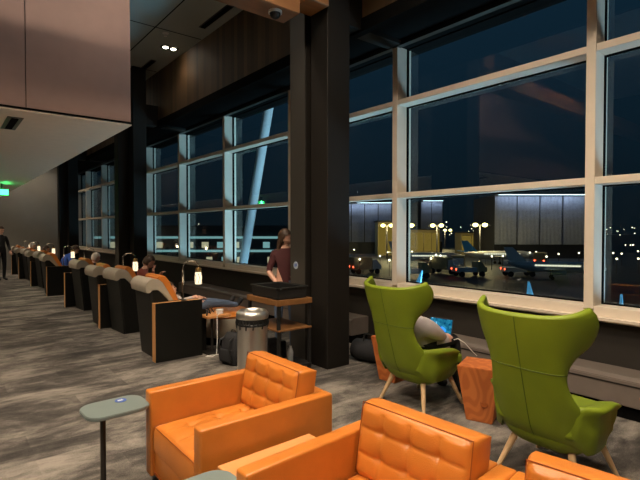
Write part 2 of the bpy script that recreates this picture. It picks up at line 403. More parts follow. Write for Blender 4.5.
# slots and air vents
for (x0, y0, L_, lab) in ((3.78, 7.0, 1.1, 'black slot diffuser in the grey ceiling near the timber beam'), (3.68, 10.3, 1.3, 'black slot diffuser in the grey ceiling beyond the lit downlight')):
    o = thing('slot_diffuser', lab, 'air vent', (x0, y0, ZC), 0)
    b = B(); bx(b, -.06, .06, 0, L_, -.012, 0); obj('frame', b, 'darkmetal', o)
    b = B(); bx(b, -.04, .04, .03, L_-.03, -.018, -.012); obj('slot', b, 'blackgap', o)
o = thing('air_vent', 'short black slot vent in the tan soffit at far left', 'air vent', (.62, 6.05, 2.75), 0)
b = B(); bx(b, -.07, .07, -.36, .36, -.006, 0); obj('frame', b, 'darkmetal', o)
b = B(); bx(b, -.032, .032, -.31, .31, -.012, -.006); obj('slot', b, 'blackgap', o)
for (x, y, lab) in ((3.35, 8.75, 'small round sprinkler plate beside the timber beam in the grey ceiling'), (3.2, 10.9, 'small round sprinkler plate at the soffit edge of the grey ceiling')):
    b = B(); lathe(b, [(0, 0), (.06, 0), (.055, -.015), (.015, -.02), (.012, -.06), (.03, -.062), (0, -.064)], 20); o = obj('sprinkler', b, 'white', None, True, loc=(x, y, ZC)); tag(o, lab, 'sprinkler')
# green exit sign
o = thing('exit_sign', 'green glowing exit sign under the soffit at the far left edge', 'sign', (1.21, 14, 2.75), 0)
b = B(); bx(b, -.02, .02, -.02, .02, -.13, 0); obj('hanger', b, 'darkmetal', o)
b = B(); bx(b, -.16, .16, -.03, .03, -.30, -.13, .005, 1); obj('housing', b, 'darkmetal', o)
b = B(); bx(b, -.14, .14, -.034, -.030, -.285, -.145); bx(b, -.14, .14, .030, .034, -.285, -.145); obj('face', b, 'exitgreen', o)
l = bpy.data.lights.new('exit_glow', 'POINT'); l.energy = 3; l.color = (.1, 1, .3); l.shadow_soft_size = .05
lo = bpy.data.objects.new('exit_glow', l); C.objects.link(lo); lo.location = (1.25, 13.9, 2.55)

# ------------------------------------------------------------------ orange armchairs
def cushion(w, d, t, tu, tv, crease=.010, dim=.022, bulge=.02, r=.03, nu=48, nv=48):
    """top = +z, x in [0,d], y in [-w/2,w/2]"""
    bm = B(); V = []
    for i in range(nu+1):
        row = []
        for j in range(nv+1):
            u = i/nu; v = j/nv
            ex = min(u, 1-u)*d; ey = min(v, 1-v)*w
            f = lambda e: (1-math.sqrt(max(0, 1-min(1, e/r-1 if e < r else 0)**2))) if False else max(0, 1-min(1, e/r))
            z = t - r*(1-math.sqrt(max(0, 1-f(ex)**2))) - r*(1-math.sqrt(max(0, 1-f(ey)**2)))
            z += bulge*math.sin(PI*u)**.5*math.sin(PI*v)**.5
            if tu and tv:
                fu = (u*tu) % 1; fv = (v*tv) % 1
                du = min(fu, 1-fu)*d/tu; dv = min(fv, 1-fv)*w/tv
                if ex > .03 and ey > .03:
                    z -= crease*(math.exp(-(du/.008)**2)+math.exp(-(dv/.008)**2))
                    z += .006*abs(math.sin(PI*u*tu)*math.sin(PI*v*tv))
                    z -= dim*math.exp(-((du**2+dv**2)/.026**2))
            row.append(bm.verts.new((u*d, (v-.5)*w, z)))
        V.append(row)
    for i in range(nu):
        for j in range(nv): bm.faces.new((V[i][j], V[i+1][j], V[i+1][j+1], V[i][j+1]))
    per = [V[i][0] for i in range(nu)]+[V[nu][j] for j in range(nv)]+[V[i][nv] for i in range(nu, 0, -1)]+[V[0][j] for j in range(nv, 0, -1)]
    lo_ = [bm.verts.new((v.co.x, v.co.y, 0)) for v in per]
    n = len(per)
    for k in range(n): bm.faces.new((per[k], per[(k+1) % n], lo_[(k+1) % n], lo_[k]))
    bm.faces.new(lo_); return bm
def piping(w, d, z, r=.003, ins=.006):
    bm = B(); tube(bm, [(ins, -w/2+ins, z), (d-ins, -w/2+ins, z), (d-ins, w/2-ins, z), (ins, w/2-ins, z), (ins, -w/2+ins, z), (ins+.02, -w/2+ins, z)], r, 6); return bm

def make_armchair():
    # faces -x; origin on the floor at the front edge, mid width
    t = thing('armchair', '', 'armchair', (0, 0, 0), 0, None)
    W = .79; D = .85
    for s in (-1, 1):
        b = B(); y0, y1 = sorted((s*W/2, s*(W/2-.085))); bx(b, 0, D, y0, y1, .10, .62, .013, 4); obj('arm', b, 'orange', t, 50)
    b = B(); bx(b, D-.085, D, -W/2+.086, W/2-.086, .10, .62, .009, 3); obj('back_frame', b, 'orange', t, 50)
    b = B(); bx(b, .025, D-.086, -W/2+.086, W/2-.086, .10, .265, .008, 2); fr = obj('seat_frame', b, 'orange', t, 50)
    b = B(); tube(b, [(.022, -W/2+.09, .262), (.022, W/2-.09, .262)], .004, 6); tube(b, [(.022, -W/2+.09, .125), (.022, W/2-.09, .125)], .004, 6); obj('piping', b, 'piping', fr)
    sc = obj('seat_cushion', cushion(W-.18, .72, .15, 4, 4, crease=.005, dim=.014), 'orange', t, 60, loc=(.015, 0, .265))
    obj('piping', piping(W-.18, .72, .143, .003, .006), 'piping', sc, True)
    bc = obj('back_cushion', cushion(W-.18, .355, .14, 3, 4, crease=.005, dim=.015, bulge=.012, r=.042), 'orange', t, 60)
    # stand it up: cushion x (0..d) -> up, top(z) -> front (-x); lean back
    a = R(10)
    up = Vector((math.sin(a), 0, math.cos(a))); fr_ = Vector((-math.cos(a), 0, math.sin(a)))
    yy = fr_.cross(up)
    m = Matrix(((up.x, yy.x, fr_.x, .735), (up.y, yy.y, fr_.y, 0), (up.z, yy.z, fr_.z, .395), (0, 0, 0, 1)))
    bc.matrix_local = m
    obj('piping', piping(W-.18, .355, .128, .003, .008), 'piping', bc, True)
    for x in (.05, D-.05):
        for y in (-W/2+.05, W/2-.05):
            b = B(); bx(b, x-.02, x+.02, y-.02, y+.02, 0, .10, .002, 1); obj('leg', b, 'darkmetal', t)
    return t
ac = make_armchair(); ac.location = (.975, 2.525, 0)
ac['label'] = 'orange tufted leather armchair farthest back, fully in view beside the steel bin'; ac['group'] = 'orange leather armchairs'
dup(ac, (.955, 1.315, 0), R(3), 'orange tufted leather armchair, middle of the three, cut off at the bottom edge')
dup(ac, (1.04, .462, 0), R(8), 'orange leather armchair in front of the nearer green chair, mostly cut off')

# wood table between the armchairs
t = thing('side_table', 'low honey wood table wedged between two orange armchairs', 'table', (1.03, 1.93, 0), R(1))
b = B(); bx(b, 0, .57, -.085, .13, .43, .46, .004, 1); obj('table_top', b, 'tablewood', t)
for x in (.03, .54):
    for y in (-.065, .11):
        b = B(); bx(b, x-.015, x+.015, y-.015, y+.015, 0, .43); obj('leg', b, 'tablewood', t)

# grey rounded tables
def rounded(w, d, r, n=8):
    pts = []
    for cx, cy, a0 in ((w/2-r, d/2-r, 0), (-w/2+r, d/2-r, 90), (-w/2+r, -d/2+r, 180), (w/2-r, -d/2+r, 270)):
        for k in range(n+1):
            a = R(a0+90*k/n); pts.append((cx+r*math.cos(a), cy+r*math.sin(a)))
    return pts
def grey_table(lab, loc, rz, post, stick=True):
    t = thing('side_table', lab, 'table', loc, rz, 'grey rounded side tables')
    b = B(); prism(b, rounded(.36, .28, .09), .53, .552, 'Z', bev=.004); tp = obj('table_top', b, 'greytop', t, 40)
    b = B(); tube(b, [(post[0], post[1], .015), (post[0], post[1], .53)], .016, 16); obj('post', b, 'darkmetal', t, True)
    b = B(); prism(b, rounded(.30, .22, .07), 0, .015, 'Z', bev=.003); obj('base', b, 'darkmetal', t)
    if stick:
        b = B(); lathe(b, [(0, 0), (.034, 0), (.034, .0015), (0, .0015)], 28, (.055, .07, .552)); s_ = obj('sticker', b, 'sticker', tp); s_['label'] = 'round blue sticker'
        b = B()
        for q in ((-.016, -.010, -.006, .010), (-.004, -.014, .002, .012), (.006, -.008, .012, .016)): bx(b, .055+q[0], .055+q[2], .07+q[1], .07+q[3], .5535, .5542)
        bx(b, .037, .073, .068, .072, .5535, .5542); obj('print', b, 'stickerwhite', tp)
    return t
grey_table('grey rounded side table with a round blue sticker left of the orange armchairs', (.80, 2.93, 0), R(2), (-.075, -.02))
grey_table('grey rounded side table cut off at the bottom edge between the orange armchairs', (.79, 1.74, 0), R(0), (0, 0), False)

# ------------------------------------------------------------------ green wing chairs
def smooth_rows(rows, n):
    """Catmull-Rom resample of tuples"""
    out = []
    K = len(rows)-1
    for i in range(n+1):
        f = i/n*K; k = min(int(f), K-1); t = f-k
        p0, p1, p2, p3 = rows[max(k-1, 0)], rows[k], rows[k+1], rows[min(k+2, K)]
        out.append(tuple(.5*((2*b_)+(-a+c)*t+(2*a-5*b_+4*c-d)*t*t+(-a+3*b_-3*c+d)*t**3) for a, b_, c, d in zip(p0, p1, p2, p3)))
    return out
def make_wing():
    t = thing('wing_chair', '', 'armchair', (0, 0, 0), 0, 'green wing chairs')
    #        z    xc    halfw  depth  flare
    rows = [(.25, -.17, .20, .06, 0), (.30, -.25, .262, .10, 0), (.38, -.315, .29, .16, 0), (.48, -.355, .295, .17, 0), (.58, -.385, .27, .10, 0), (.68, -.415, .242, .07, 0),
            (.77, -.44, .238, .075, .0), (.86, -.465, .268, .12, .0), (.95, -.49, .322, .21, .01), (1.03, -.508, .348, .245, .02), (1.09, -.52, .348, .225, .025), (1.115, -.525, .338, .20, .025)]
    rs = smooth_rows(rows, 40); nu = 32
    def P(r, u, off):
        z, xc, w, d, fl = r
        a = u*PI/2
        y = (w)*math.sin(a)*(1-.0*abs(u))
        y = math.copysign(w*abs(math.sin(a))**.9, u) + fl*math.copysign(abs(u)**6, u)*.6
        x = xc+d*(1-math.cos(a)**1.0)**1.35
        nx, ny = -math.cos(a), math.sin(a)*1.0
        zz = z + (.035*abs(u)**3 - .02*(1-abs(u))) * max(0, (z-.95)/.16)
        return Vector((x-nx*off*1.0, y-ny*off, zz))
    th = .045
    b = B(); rings = []
    for r in rs:
        us = [-1+2*k/nu for k in range(nu+1)]
        outer = [P(r, u, 0) for u in us]; inner = [P(r, u, th) for u in us][::-1]
        # rounded tips
        e1 = (outer[-1]+inner[0])/2 + Vector((.018, 0, 0)); e0 = (outer[0]+inner[-1])/2+Vector((.018, 0, 0))
        rings.append(outer+[e1]+inner+[e0])
    # rounded top
    top = rings[-1]; cen = []
    n = len(top)
    for k_, (sh, up) in enumerate(((.7, .010), (.3, .016))):
        rr = []
        for i in range(n):
            j = (2*(nu+1) - i) % n if i <= nu else None
            a_ = top[i]
            m_ = top[(2*nu+2-i) % n] if i not in (nu+1, n-1) else a_
            mid = (a_+m_)/2
            rr.append(mid+(a_-mid)*sh+Vector((0, 0, up)))
        rings.append(rr)
    loft(b, rings); back = obj('backrest', b, 'green', t, 60)
    # seams
    b = B(); tube(b, [P(r, 0, -.001) for r in rs[2:]], .0028, 6)
    r_ = smooth_rows(rows, 40)[22]
    tube(b, [P(r_, -1+2*k/24, -.001) for k in range(25)], .0025, 6); obj('seam', b, 'greenseam', back)
    # seat shell and cushion
    b = B()
    sh = [(.22, .16, .17), (.24, .21, .21), (.28, .255, .255), (.34, .285, .285), (.37, .285, .285)]
    rings = []
    for z, hx, hy in sh:
        rings.append([Vector((.0+hx*sx, hy*sy, z)) for sx, sy in [(math.copysign(abs(math.cos(a))**.55, math.cos(a)), math.copysign(abs(math.sin(a))**.55, math.sin(a))) for a in [2*PI*k/40 for k in range(40)]]])
    loft(b, rings); obj('seat_shell', b, 'green', t, 60)
    b = B(); bx(b, -.30, .29, -.255, .255, .37, .46, .03, 4); obj('seat_cushion', b, 'green', t, 60)
    for s in (-1, 1):
        b = B(); rings = []
        for k in range(13):
            f = k/12; x = -.30+f*.44
            top_ = .585-.03*f-.04*max(0, f-.7)/.3*.6; bot = .275+.10*max(0, 1-f*4)+.06*max(0, f-.75)/.25
            if k == 0: top_ -= .02
            g_ = min(1, f*4); yo = .262+.04*g_+.03*math.sin(PI*min(1, f*1.1+.1))*g_; yi = .225+.037*g_; out = .005+.03*g_
            pinch = .012 if k in (0, 12) else 0
            prof = [(yi+.005, bot+.02+pinch), (yo-.055, bot+pinch), (yo-.02, bot+.02+pinch), (yo, (bot+top_)/2), (yo+.005, top_-.05), (yo+out-pinch, top_-.025), (yo+out-.005, top_-.005-pinch), (yo-.01, top_-pinch), (yi-.012, top_-.012-pinch), (yi-.016, top_-.04), (yi-.005, top_-.08), (yi-.006, bot+.10)]
            rings.append([Vector((x, s*y, z)) for y, z in prof])
        loft(b, rings); obj('arm', b, 'green', t, 70)
    for sx in (-1, 1):
        for sy in (-1, 1):
            b = B(); tube(b, [(sx*.175, sy*.175, .27), (sx*.27, sy*.265, 0)], [.024, .014], 12); obj('leg', b, 'legwood', t, True)
    return t
wc = make_wing(); wc.location = (3.47, 2.79, 0); wc.rotation_euler = (0, 0, R(-2)); wc['label'] = 'green wing chair farther away, someone slumped in it with a tablet'
dup(wc, (3.13, 1.40, 0), R(-2), 'nearer green wing chair at the right, standing empty')

# ------------------------------------------------------------------ tapered fir block tables
def block(lab, loc, rz, wt=.34, wb=.21, h=.465):
    b = B(); a = wb/2; c = wt/2
    loft(b, [[Vector((sx*a, sy*a, 0)) for sx, sy in ((-1, -1), (1, -1), (1, 1), (-1, 1))], [Vector((sx*c, sy*c, h)) for sx, sy in ((-1, -1), (1, -1), (1, 1), (-1, 1))]])
    bmesh.ops.recalc_face_normals(b, faces=b.faces)
    bmesh.ops.bevel(b, geom=b.edges[:], offset=.005, segments=2, affect='EDGES')
    o = obj('block_table', b, 'block', None, False, loc, (0, 0, rz)); tag(o, lab, 'side table', 'tapered wood block tables')
    k = B(); lathe(k, [(0, 0), (.034, 0), (.030, .006), (0, .004)], 20)
    return o, k
o, k = block('tapered fir block table behind the left side of the farther green chair', (3.76, 3.40, 0), R(4)); k.free()
o, k = block('tapered fir block table with a round knot between the two green chairs', (3.57, 2.22, 0), R(20))
kn = obj('knot', k, 'piping', o, False, (-.125, -.045, .17), (0, R(-82), 0))
o, k = block('tapered fir block table peeking in at the right edge', (3.86, .955, 0), R(10)); k.free()

# ------------------------------------------------------------------ lounge seat row
def make_seat():
    # faces +x; origin floor, rear edge, near (-y) side; width .60 along +y
    t = thing('lounge_seat', '', 'seat', (0, 0, 0), 0, 'lounge seats in the window row')
    W = .56
    b = B(); prism(b, [(.08, 0), (.11, 0), (.03, .86), (0, .86)], 0, W, 'Y', bev=.003); obj('back_panel', b, 'laminate2', t)
    for y0 in (0, W-.03):
        b = B(); prism(b, [(.11, 0), (.03, .86), (.10, .86), (.36, .58), (.74, .56), (.74, 0)], y0, y0+.03, 'Y'); obj('side_panel', b, 'laminate', t)
    # taupe shell rolled over the top
    pts = [(-.035, .83), (-.05, .88), (-.045, .94), (-.01, .985), (.05, 1.005), (.11, .99), (.16, .95), (.27, .76), (.40, .52), (.36, .50), (.22, .74), (.10, .86), (.03, .862), (.0, .83)]
    b = B(); prism(b, pts, -.012, W+.012, 'Y', bev=.006); obj('headrest_shell', b, 'taupe', t, 50)
    pts = [(.11, .995), (.15, 1.035), (.205, 1.03), (.26, .96), (.36, .76), (.47, .46), (.39, .46), (.27, .76), (.16, .95)]
    b = B(); prism(b, pts, .035, W-.035, 'Y', bev=.012); obj('back_cushion', b, 'orange', t, 50)
    b = B(); bx(b, .12, .72, .032, W-.032, .28, .46, .025, 3); obj('seat_cushion', b, 'orange', t, 50)
    b = B(); bx(b, .12, .70, .032, W-.032, .03, .28); obj('base', b, 'laminate', t)
    return t
def make_divider():
    t = thing('divider', '', 'divider', (0, 0, 0), 0, 'black dividers with wood edges in the window row')
    b = B(); bx(b, 0, .60, -.113, -.012, 0, .71); obj('core', b, 'stripwood', t)
    for y0 in (-.125, -.012):
        b = B(); bx(b, .004, .60, y0, y0+.012, 0, .715); obj('side_panel', b, 'laminate', t)
    return t
seats = [((2.0, 5.74), 0, 'nearest taupe and orange lounge seat in the window row, beside the nearest black divider'),
         ((2.12, 7.47), 3, 'second taupe and orange lounge seat from the camera, its black side bare'),
         ((2.0, 8.26), 0, 'third taupe and orange lounge seat from the camera, just beyond the wood edged divider'),
         ((2.14, 10.12), 3, 'fourth lounge seat from the camera, angled, with the white haired person in it'),
         ((2.0, 13.06), 0, 'lounge seat beside the wide black divider halfway down the row'),
         ((2.13, 14.82), 3, 'angled lounge seat just past the wide black divider halfway down the row'),
         ((2.0, 15.62), 0, 'lounge seat before the last pair but one, straight, far down the row'),
         ((2.13, 17.42), 3, 'angled lounge seat near the farthest column in the row'),
         ((2.0, 18.22), 0, 'straight lounge seat near the farthest column in the row'),
         ((2.1, 20.2), 0, 'farthest lounge seat of the row near the grey wall')]
s0 = make_seat()
for i, ((x, y), a, lab) in enumerate(seats):
    x -= .02
    if i == 0: s0.location = (x, y, 0); s0['label'] = lab
    else: dup(s0, (x, y, 0), R(a), lab)
d0 = make_divider()
divs = [(5.73, 'nearest black divider with an oak edge in the lounge row'), (8.24, 'black divider with an oak edge between the second and third lounge seats'), (10.95, 'black divider with an oak edge beyond the fourth lounge seat'),
        (13.05, 'black divider with a lamp halfway down the lounge row'), (15.60, 'black divider between far lounge seats, second last'), (18.20, 'black divider between far lounge seats near the farthest column')]
for i, (y, lab) in enumerate(divs):
    if i == 0: d0.location = (2.0, y, 0); d0['label'] = lab
    else: dup(d0, (2.0, y, 0), 0, lab)
# lantern lamps on the dividers
def make_lamp():
    t = thing('lantern_lamp', '', 'lamp', (0, 0, 0), 0, 'jar lantern lamps along the window row')
    b = B(); bx(b, -.03, .03, -.03, .03, 0, .012, .002, 1); obj('base', b, 'darkmetal', t)
    b = B()
    arc = [(0, 0, .012), (0, 0, .42)]+[(.10-.10*math.cos(PI*k/10), 0, .42+.075*math.sin(PI*k/10)) for k in range(1, 11)]+[(.20, 0, .395)]
    tube(b, arc, .006, 8); obj('pole', b, 'chrome', t, True)
    b = B(); tube(b, [(.0, .035, .012), (0, .035, .36)], .006, 8); tube(b, [(0, .035, .36), (0, .018, .40), (0, 0, .42)], .006, 8); bx(b, -.02, .02, .02, .05, 0, .012); obj('second_pole', b, 'chrome', t, True)
    b = B(); lathe(b, [(.0, .40), (.03, .40), (.036, .385), (.036, .345), (0, .345)], 20, (.20, 0, 0)); obj('cap', b, 'brass', t, 40)
    b = B(); lathe(b, [(.03, .345), (.043, .33), (.045, .20), (.038, .19), (0, .19)], 20, (.20, 0, 0)); j = obj('jar', b, 'jar', t, True)
    b = B()
    for k in range(6):
        a = k*PI/3; c, s_ = math.cos(a)*.047, math.sin(a)*.047
        c2, s2 = math.cos(a+.5)*.047, math.sin(a+.5)*.047
        tube(b, [(.20+c, s_, .335), (.20+c2, s2, .27), (.20+c, s_, .20)], .0035, 5)
    obj('wire', b, 'darkmetal', j)
    return t
l0 = make_lamp()
nm = ['nearest, hanging right of the nearest black divider', 'second from the camera, beside the raised hand', 'third from the camera, beside the white haired person', 'fourth from the camera, beside the blue jacket', 'fifth from the camera', 'sixth from the camera near the far wall', 'farthest of all by the grey wall']
for i, y in enumerate((5.69, 8.19, 10.90, 13.01, 15.55, 18.15, 20.1)):
    z = .716 if i < 6 else 1.006
    o = l0 if i == 0 else dup(l0, (0, 0, 0))
    o.location = (2.38, y-.018, .716) if i < 6 else (2.38, 20.12, 0); o['label'] = 'glowing jar lantern on a bent pole, '+nm[i]
    lt = bpy.data.lights.new('jar_glow', 'POINT'); lt.energy = 1.6; lt.color = (1, .75, .45); lt.shadow_soft_size = .05
    q = bpy.data.objects.new('jar_glow', lt); C.objects.link(q); q.location = (2.58, y-.10, .95)
o.location = (2.38, 20.12, .716); dup(d0, (2.0, 20.19, 0), 0, 'farthest black divider in the lounge row by the grey wall')

# facing low seat, its coffee table and clutter
t = thing('tub_ottoman', 'low round tub seat, taupe outside and orange inside, left of the steel bin', 'seat', (3.15, 6.22, 0), R(0))
b = B(); n = 40
def ring(r0, r1, z): return [Vector((r0*math.cos(2*PI*k/n), r1*math.sin(2*PI*k/n), z)) for k in range(n)]
loft(b, [ring(.30, .36, .10), ring(.36, .44, .14), ring(.40, .48, .25), ring(.40, .48, .38)]); obj('shell', b, 'taupe', t, 50)
b = B(); loft(b, [ring(.39, .47, .38), ring(.41, .49, .41), ring(.38, .46, .45), ring(.28, .36, .455), ring(.1, .1, .45)]); obj('seat_cushion', b, 'orange', t, 60)
b = B(); loft(b, [ring(.30, .36, 0), ring(.30, .36, .10)]); obj('base', b, 'blackgap', t)
t = thing('coffee_table', 'small honey wood table holding cables and a white charger, left of the steel bin', 'table', (2.72, 5.62, 0), 0)
b = B(); bx(b, -.10, .24, -.12, .20, .47, .50, .004, 1); obj('table_top', b, 'tablewood', t)
b = B(); tube(b, [(.05, .06, .02), (.05, .06, .47)], .018, 12); obj('post', b, 'darkmetal', t)
b = B(); bx(b, -.08, .20, -.08, .16, 0, .02, .003, 1); obj('base', b, 'darkmetal', t)
b = B(); bx(b, 2.80, 2.88, 5.56, 5.63, .50, .565, .01, 2); o = obj('charger', b, 'white'); tag(o, 'white charger cube on the small honey wood table', 'charger')
b = B(); tube(b, [(2.80, 5.545, .505), (2.75, 5.49, .503), (2.745, 5.478, .45), (2.74, 5.47, .2), (2.72, 5.45, .02), (2.65, 5.42, .008), (2.58, 5.47, .008), (2.63, 5.50, .008), (2.74, 5.46, .01), (2.85, 5.42, .008), (2.95, 5.48, .008)], .005, 6)
tag(obj('charging_cord', b, 'white', None, True), 'white charging cord hanging from the wood table to the carpet', 'cord')
b = B(); tube(b, [(2.64, 5.56, .51), (2.68, 5.62, .55), (2.72, 5.68, .58), (2.74, 5.66, .51), (2.70, 5.72, .55), (2.77, 5.76, .60), (2.82, 5.72, .51)], .008, 6)
tag(obj('cable', b, 'rubber', None, True), 'tangled black cable heaped on the small honey wood table', 'cable')

# backpack behind the bin
t = thing('backpack', 'black backpack on the carpet just left of the steel bin', 'bag', (2.73, 5.02, 0), R(15)); t.scale = (.88, .88, .88)
b = B(); rg = []
for z, hx, hy in ((0, .11, .15), (.04, .13, .17), (.2, .13, .17), (.34, .11, .15), (.42, .06, .10)):
    rg.append([Vector((hx*math.copysign(abs(math.cos(a))**.6, math.cos(a)), hy*math.copysign(abs(math.sin(a))**.6, math.sin(a)), z)) for a in [2*PI*k/28 for k in range(28)]])
loft(b, rg); obj('body', b, 'darkcloth', t, 60)
b = B(); bx(b, -.17, -.12, -.11, .11, .05, .22, .02, 3); obj('pocket', b, 'darkcloth', t, 60)
for s in (-1, 1):
    b = B(); tube(b, [(-.08, s*.08, .37), (-.16, s*.09, .34), (-.18, s*.10, .24), (-.15, s*.11, .08)], .012, 8); obj('strap', b, 'black', t, True)
b = B(); tube(b, [(0, -.04, .41), (0, -.03, .455), (0, .03, .455), (0, .04, .41)], .008, 8); obj('handle', b, 'black', t, True)

# steel bin
t = thing('trash_bin', 'round brushed steel bin with a black liner under its rim, beside the cart', 'bin', (2.43, 4.08, 0))
b = B(); lathe(b, [(.0, 0), (.150, 0), (.150, .65), (0, .65)], 48); obj('body', b, 'steel', t, 40)
b = B(); lathe(b, [(.148, .65), (.155, .665), (.147, .68), (.156, .695), (.150, .72), (.140, .72), (.140, .65)], 48)
for k in range(22):
    a = k*2*PI/22+.1*math.sin(k*7); r0 = .153
    tube(b, [(r0*math.cos(a), r0*math.sin(a), .72), ((r0+.008)*math.cos(a+.08), (r0+.008)*math.sin(a+.08), .68), (r0*math.cos(a+.03), r0*math.sin(a+.03), .64-.02*math.sin(k*3))], .007, 5)
obj('liner', b, 'black', t, True)
b = B(); lathe(b, [(.108, .72), (.158, .72), (.162, .735), (.160, .775), (.142, .795), (.118, .80), (.105, .785), (.105, .72)], 48); obj('rim', b, 'steel', t, 60)

b = B(); lathe(b, [(0, .755), (.104, .755), (.104, .765), (0, .765)], 32); obj('opening_shade', b, 'blackgap', t)  # black disc painted in for the darkness inside the bin

# busing cart
t = thing('cart', 'dark wheeled cart with walnut shelves in front of the column', 'cart', (2.70, 4.02, 0))
for x in (.02, .42):
    for y in (.02, .60):
        b = B(); bx(b, x-.015, x+.015, y-.015, y+.015, .05, .865); obj('post', b, 'black', t)
        b = B(); t_ = bmesh.new(); lathe(t_, [(0, -.01), (.025, -.01), (.025, .01), (0, .01)], 16); merge(b, t_, 0, Matrix.Translation((x, y, .025)) @ Matrix.Rotation(R(90), 4, 'X')); obj('wheel', b, 'rubber', t)
for z, nm_ in ((.84, 'shelf'), (.54, 'shelf'), (.14, 'shelf')):
    b = B(); h = .06 if z > .7 else .02
    if z > .7:
        bx(b, -.005, .445, -.005, .02, z-h/2, z+.03, .003, 1); bx(b, -.005, .445, .60, .625, z-h/2, z+.03, .003, 1)
        bx(b, -.005, .02, .02, .60, z-h/2, z+.03, .003, 1); bx(b, .42, .445, .02, .60, z-h/2, z+.03, .003, 1); bx(b, .02, .42, .02, .60, z, z+.02)
    else: bx(b, .0, .44, .0, .62, z, z+h, .003, 1)
    obj(nm_, b, 'cartwood' if z > .3 else 'black', t)
t = thing('bus_tub', 'black plastic tub on top of the cart', 'tub', (2.72, 4.06, .871))
b = B(); bx(b, .02, .38, .04, .50, 0, .012)
for q in ((.0, .03, .03, .51), (.37, .40, .03, .51)): prism(b, [(q[0], .115), (q[0]+.015, 0), (q[1], 0), (q[1], .115)] if q[0] < .1 else [(q[0], .115), (q[0], 0), (q[1]-.015, 0), (q[1], .115)], .02, .52, 'Y')
bx(b, .02, .38, .015, .04, 0, .115); bx(b, .02, .38, .50, .525, 0, .115)
obj('tub_body', b, 'black', t)
b = B(); tube(b, [(-.005, .01, .115), (.405, .01, .115), (.405, .53, .115), (-.005, .53, .115), (-.005, .01, .115)], .009, 8); obj('lip', b, 'laminate2', t, True)
b = B(); lathe(b, [(0, 0), (.035, 0), (.036, .10), (.022, .14), (.016, .15), (.016, .17), (0, .17)], 20, (2.98, 4.20, .16)); tag(obj('bottle', b, 'bagclear', None, True), 'clear bottle standing on the lowest shelf of the cart', 'bottle')
b = B(); bx(b, 2.77, 3.02, 4.32, 4.56, .161, .36, .02, 2); tag(obj('crate', b, 'darkcloth'), 'dark soft crate on the lowest shelf of the cart', 'crate')

# clutter by the heater behind the column
t = thing('duffel_bag', 'dark duffel bag on the carpet in the shade beside the fir block table', 'bag', (4.05, 4.02, 0), R(10))
b = B(); rg = []
for y, r_ in ((-.24, .08), (-.22, .12), (0, .135), (.22, .12), (.24, .08)):
    rg.append([Vector((r_*math.cos(a)*1.1, y, .135+r_*math.sin(a))) for a in [2*PI*k/24 for k in range(24)]])
loft(b, rg); obj('body', b, 'darkcloth', t, 60)
b = B(); tube(b, [(-.08, -.08, .22), (-.05, -.07, .34), (-.03, .07, .34), (-.06, .08, .22)], .012, 8); obj('handle', b, 'laminate2', t, True)
t = thing('backpack', 'dark rucksack on the carpet between the farther green chair and the window', 'bag', (4.22, 2.30, 0), R(-20))
b = B(); rg = []
for z, hx, hy in ((0, .10, .15), (.04, .12, .17), (.2, .12, .17), (.30, .10, .14), (.36, .05, .09)):
    rg.append([Vector((hx*math.copysign(abs(math.cos(a))**.6, math.cos(a)), hy*math.copysign(abs(math.sin(a))**.6, math.sin(a)), z)) for a in [2*PI*k/28 for k in range(28)]])
loft(b, rg); obj('body', b, 'darkcloth', t, 60)
for s in (-1, 1):
    b = B(); tube(b, [(-.07, s*.07, .32), (-.14, s*.08, .29), (-.16, s*.09, .2), (-.13, s*.10, .07)], .012, 8); obj('strap', b, 'laminate2', t, True)

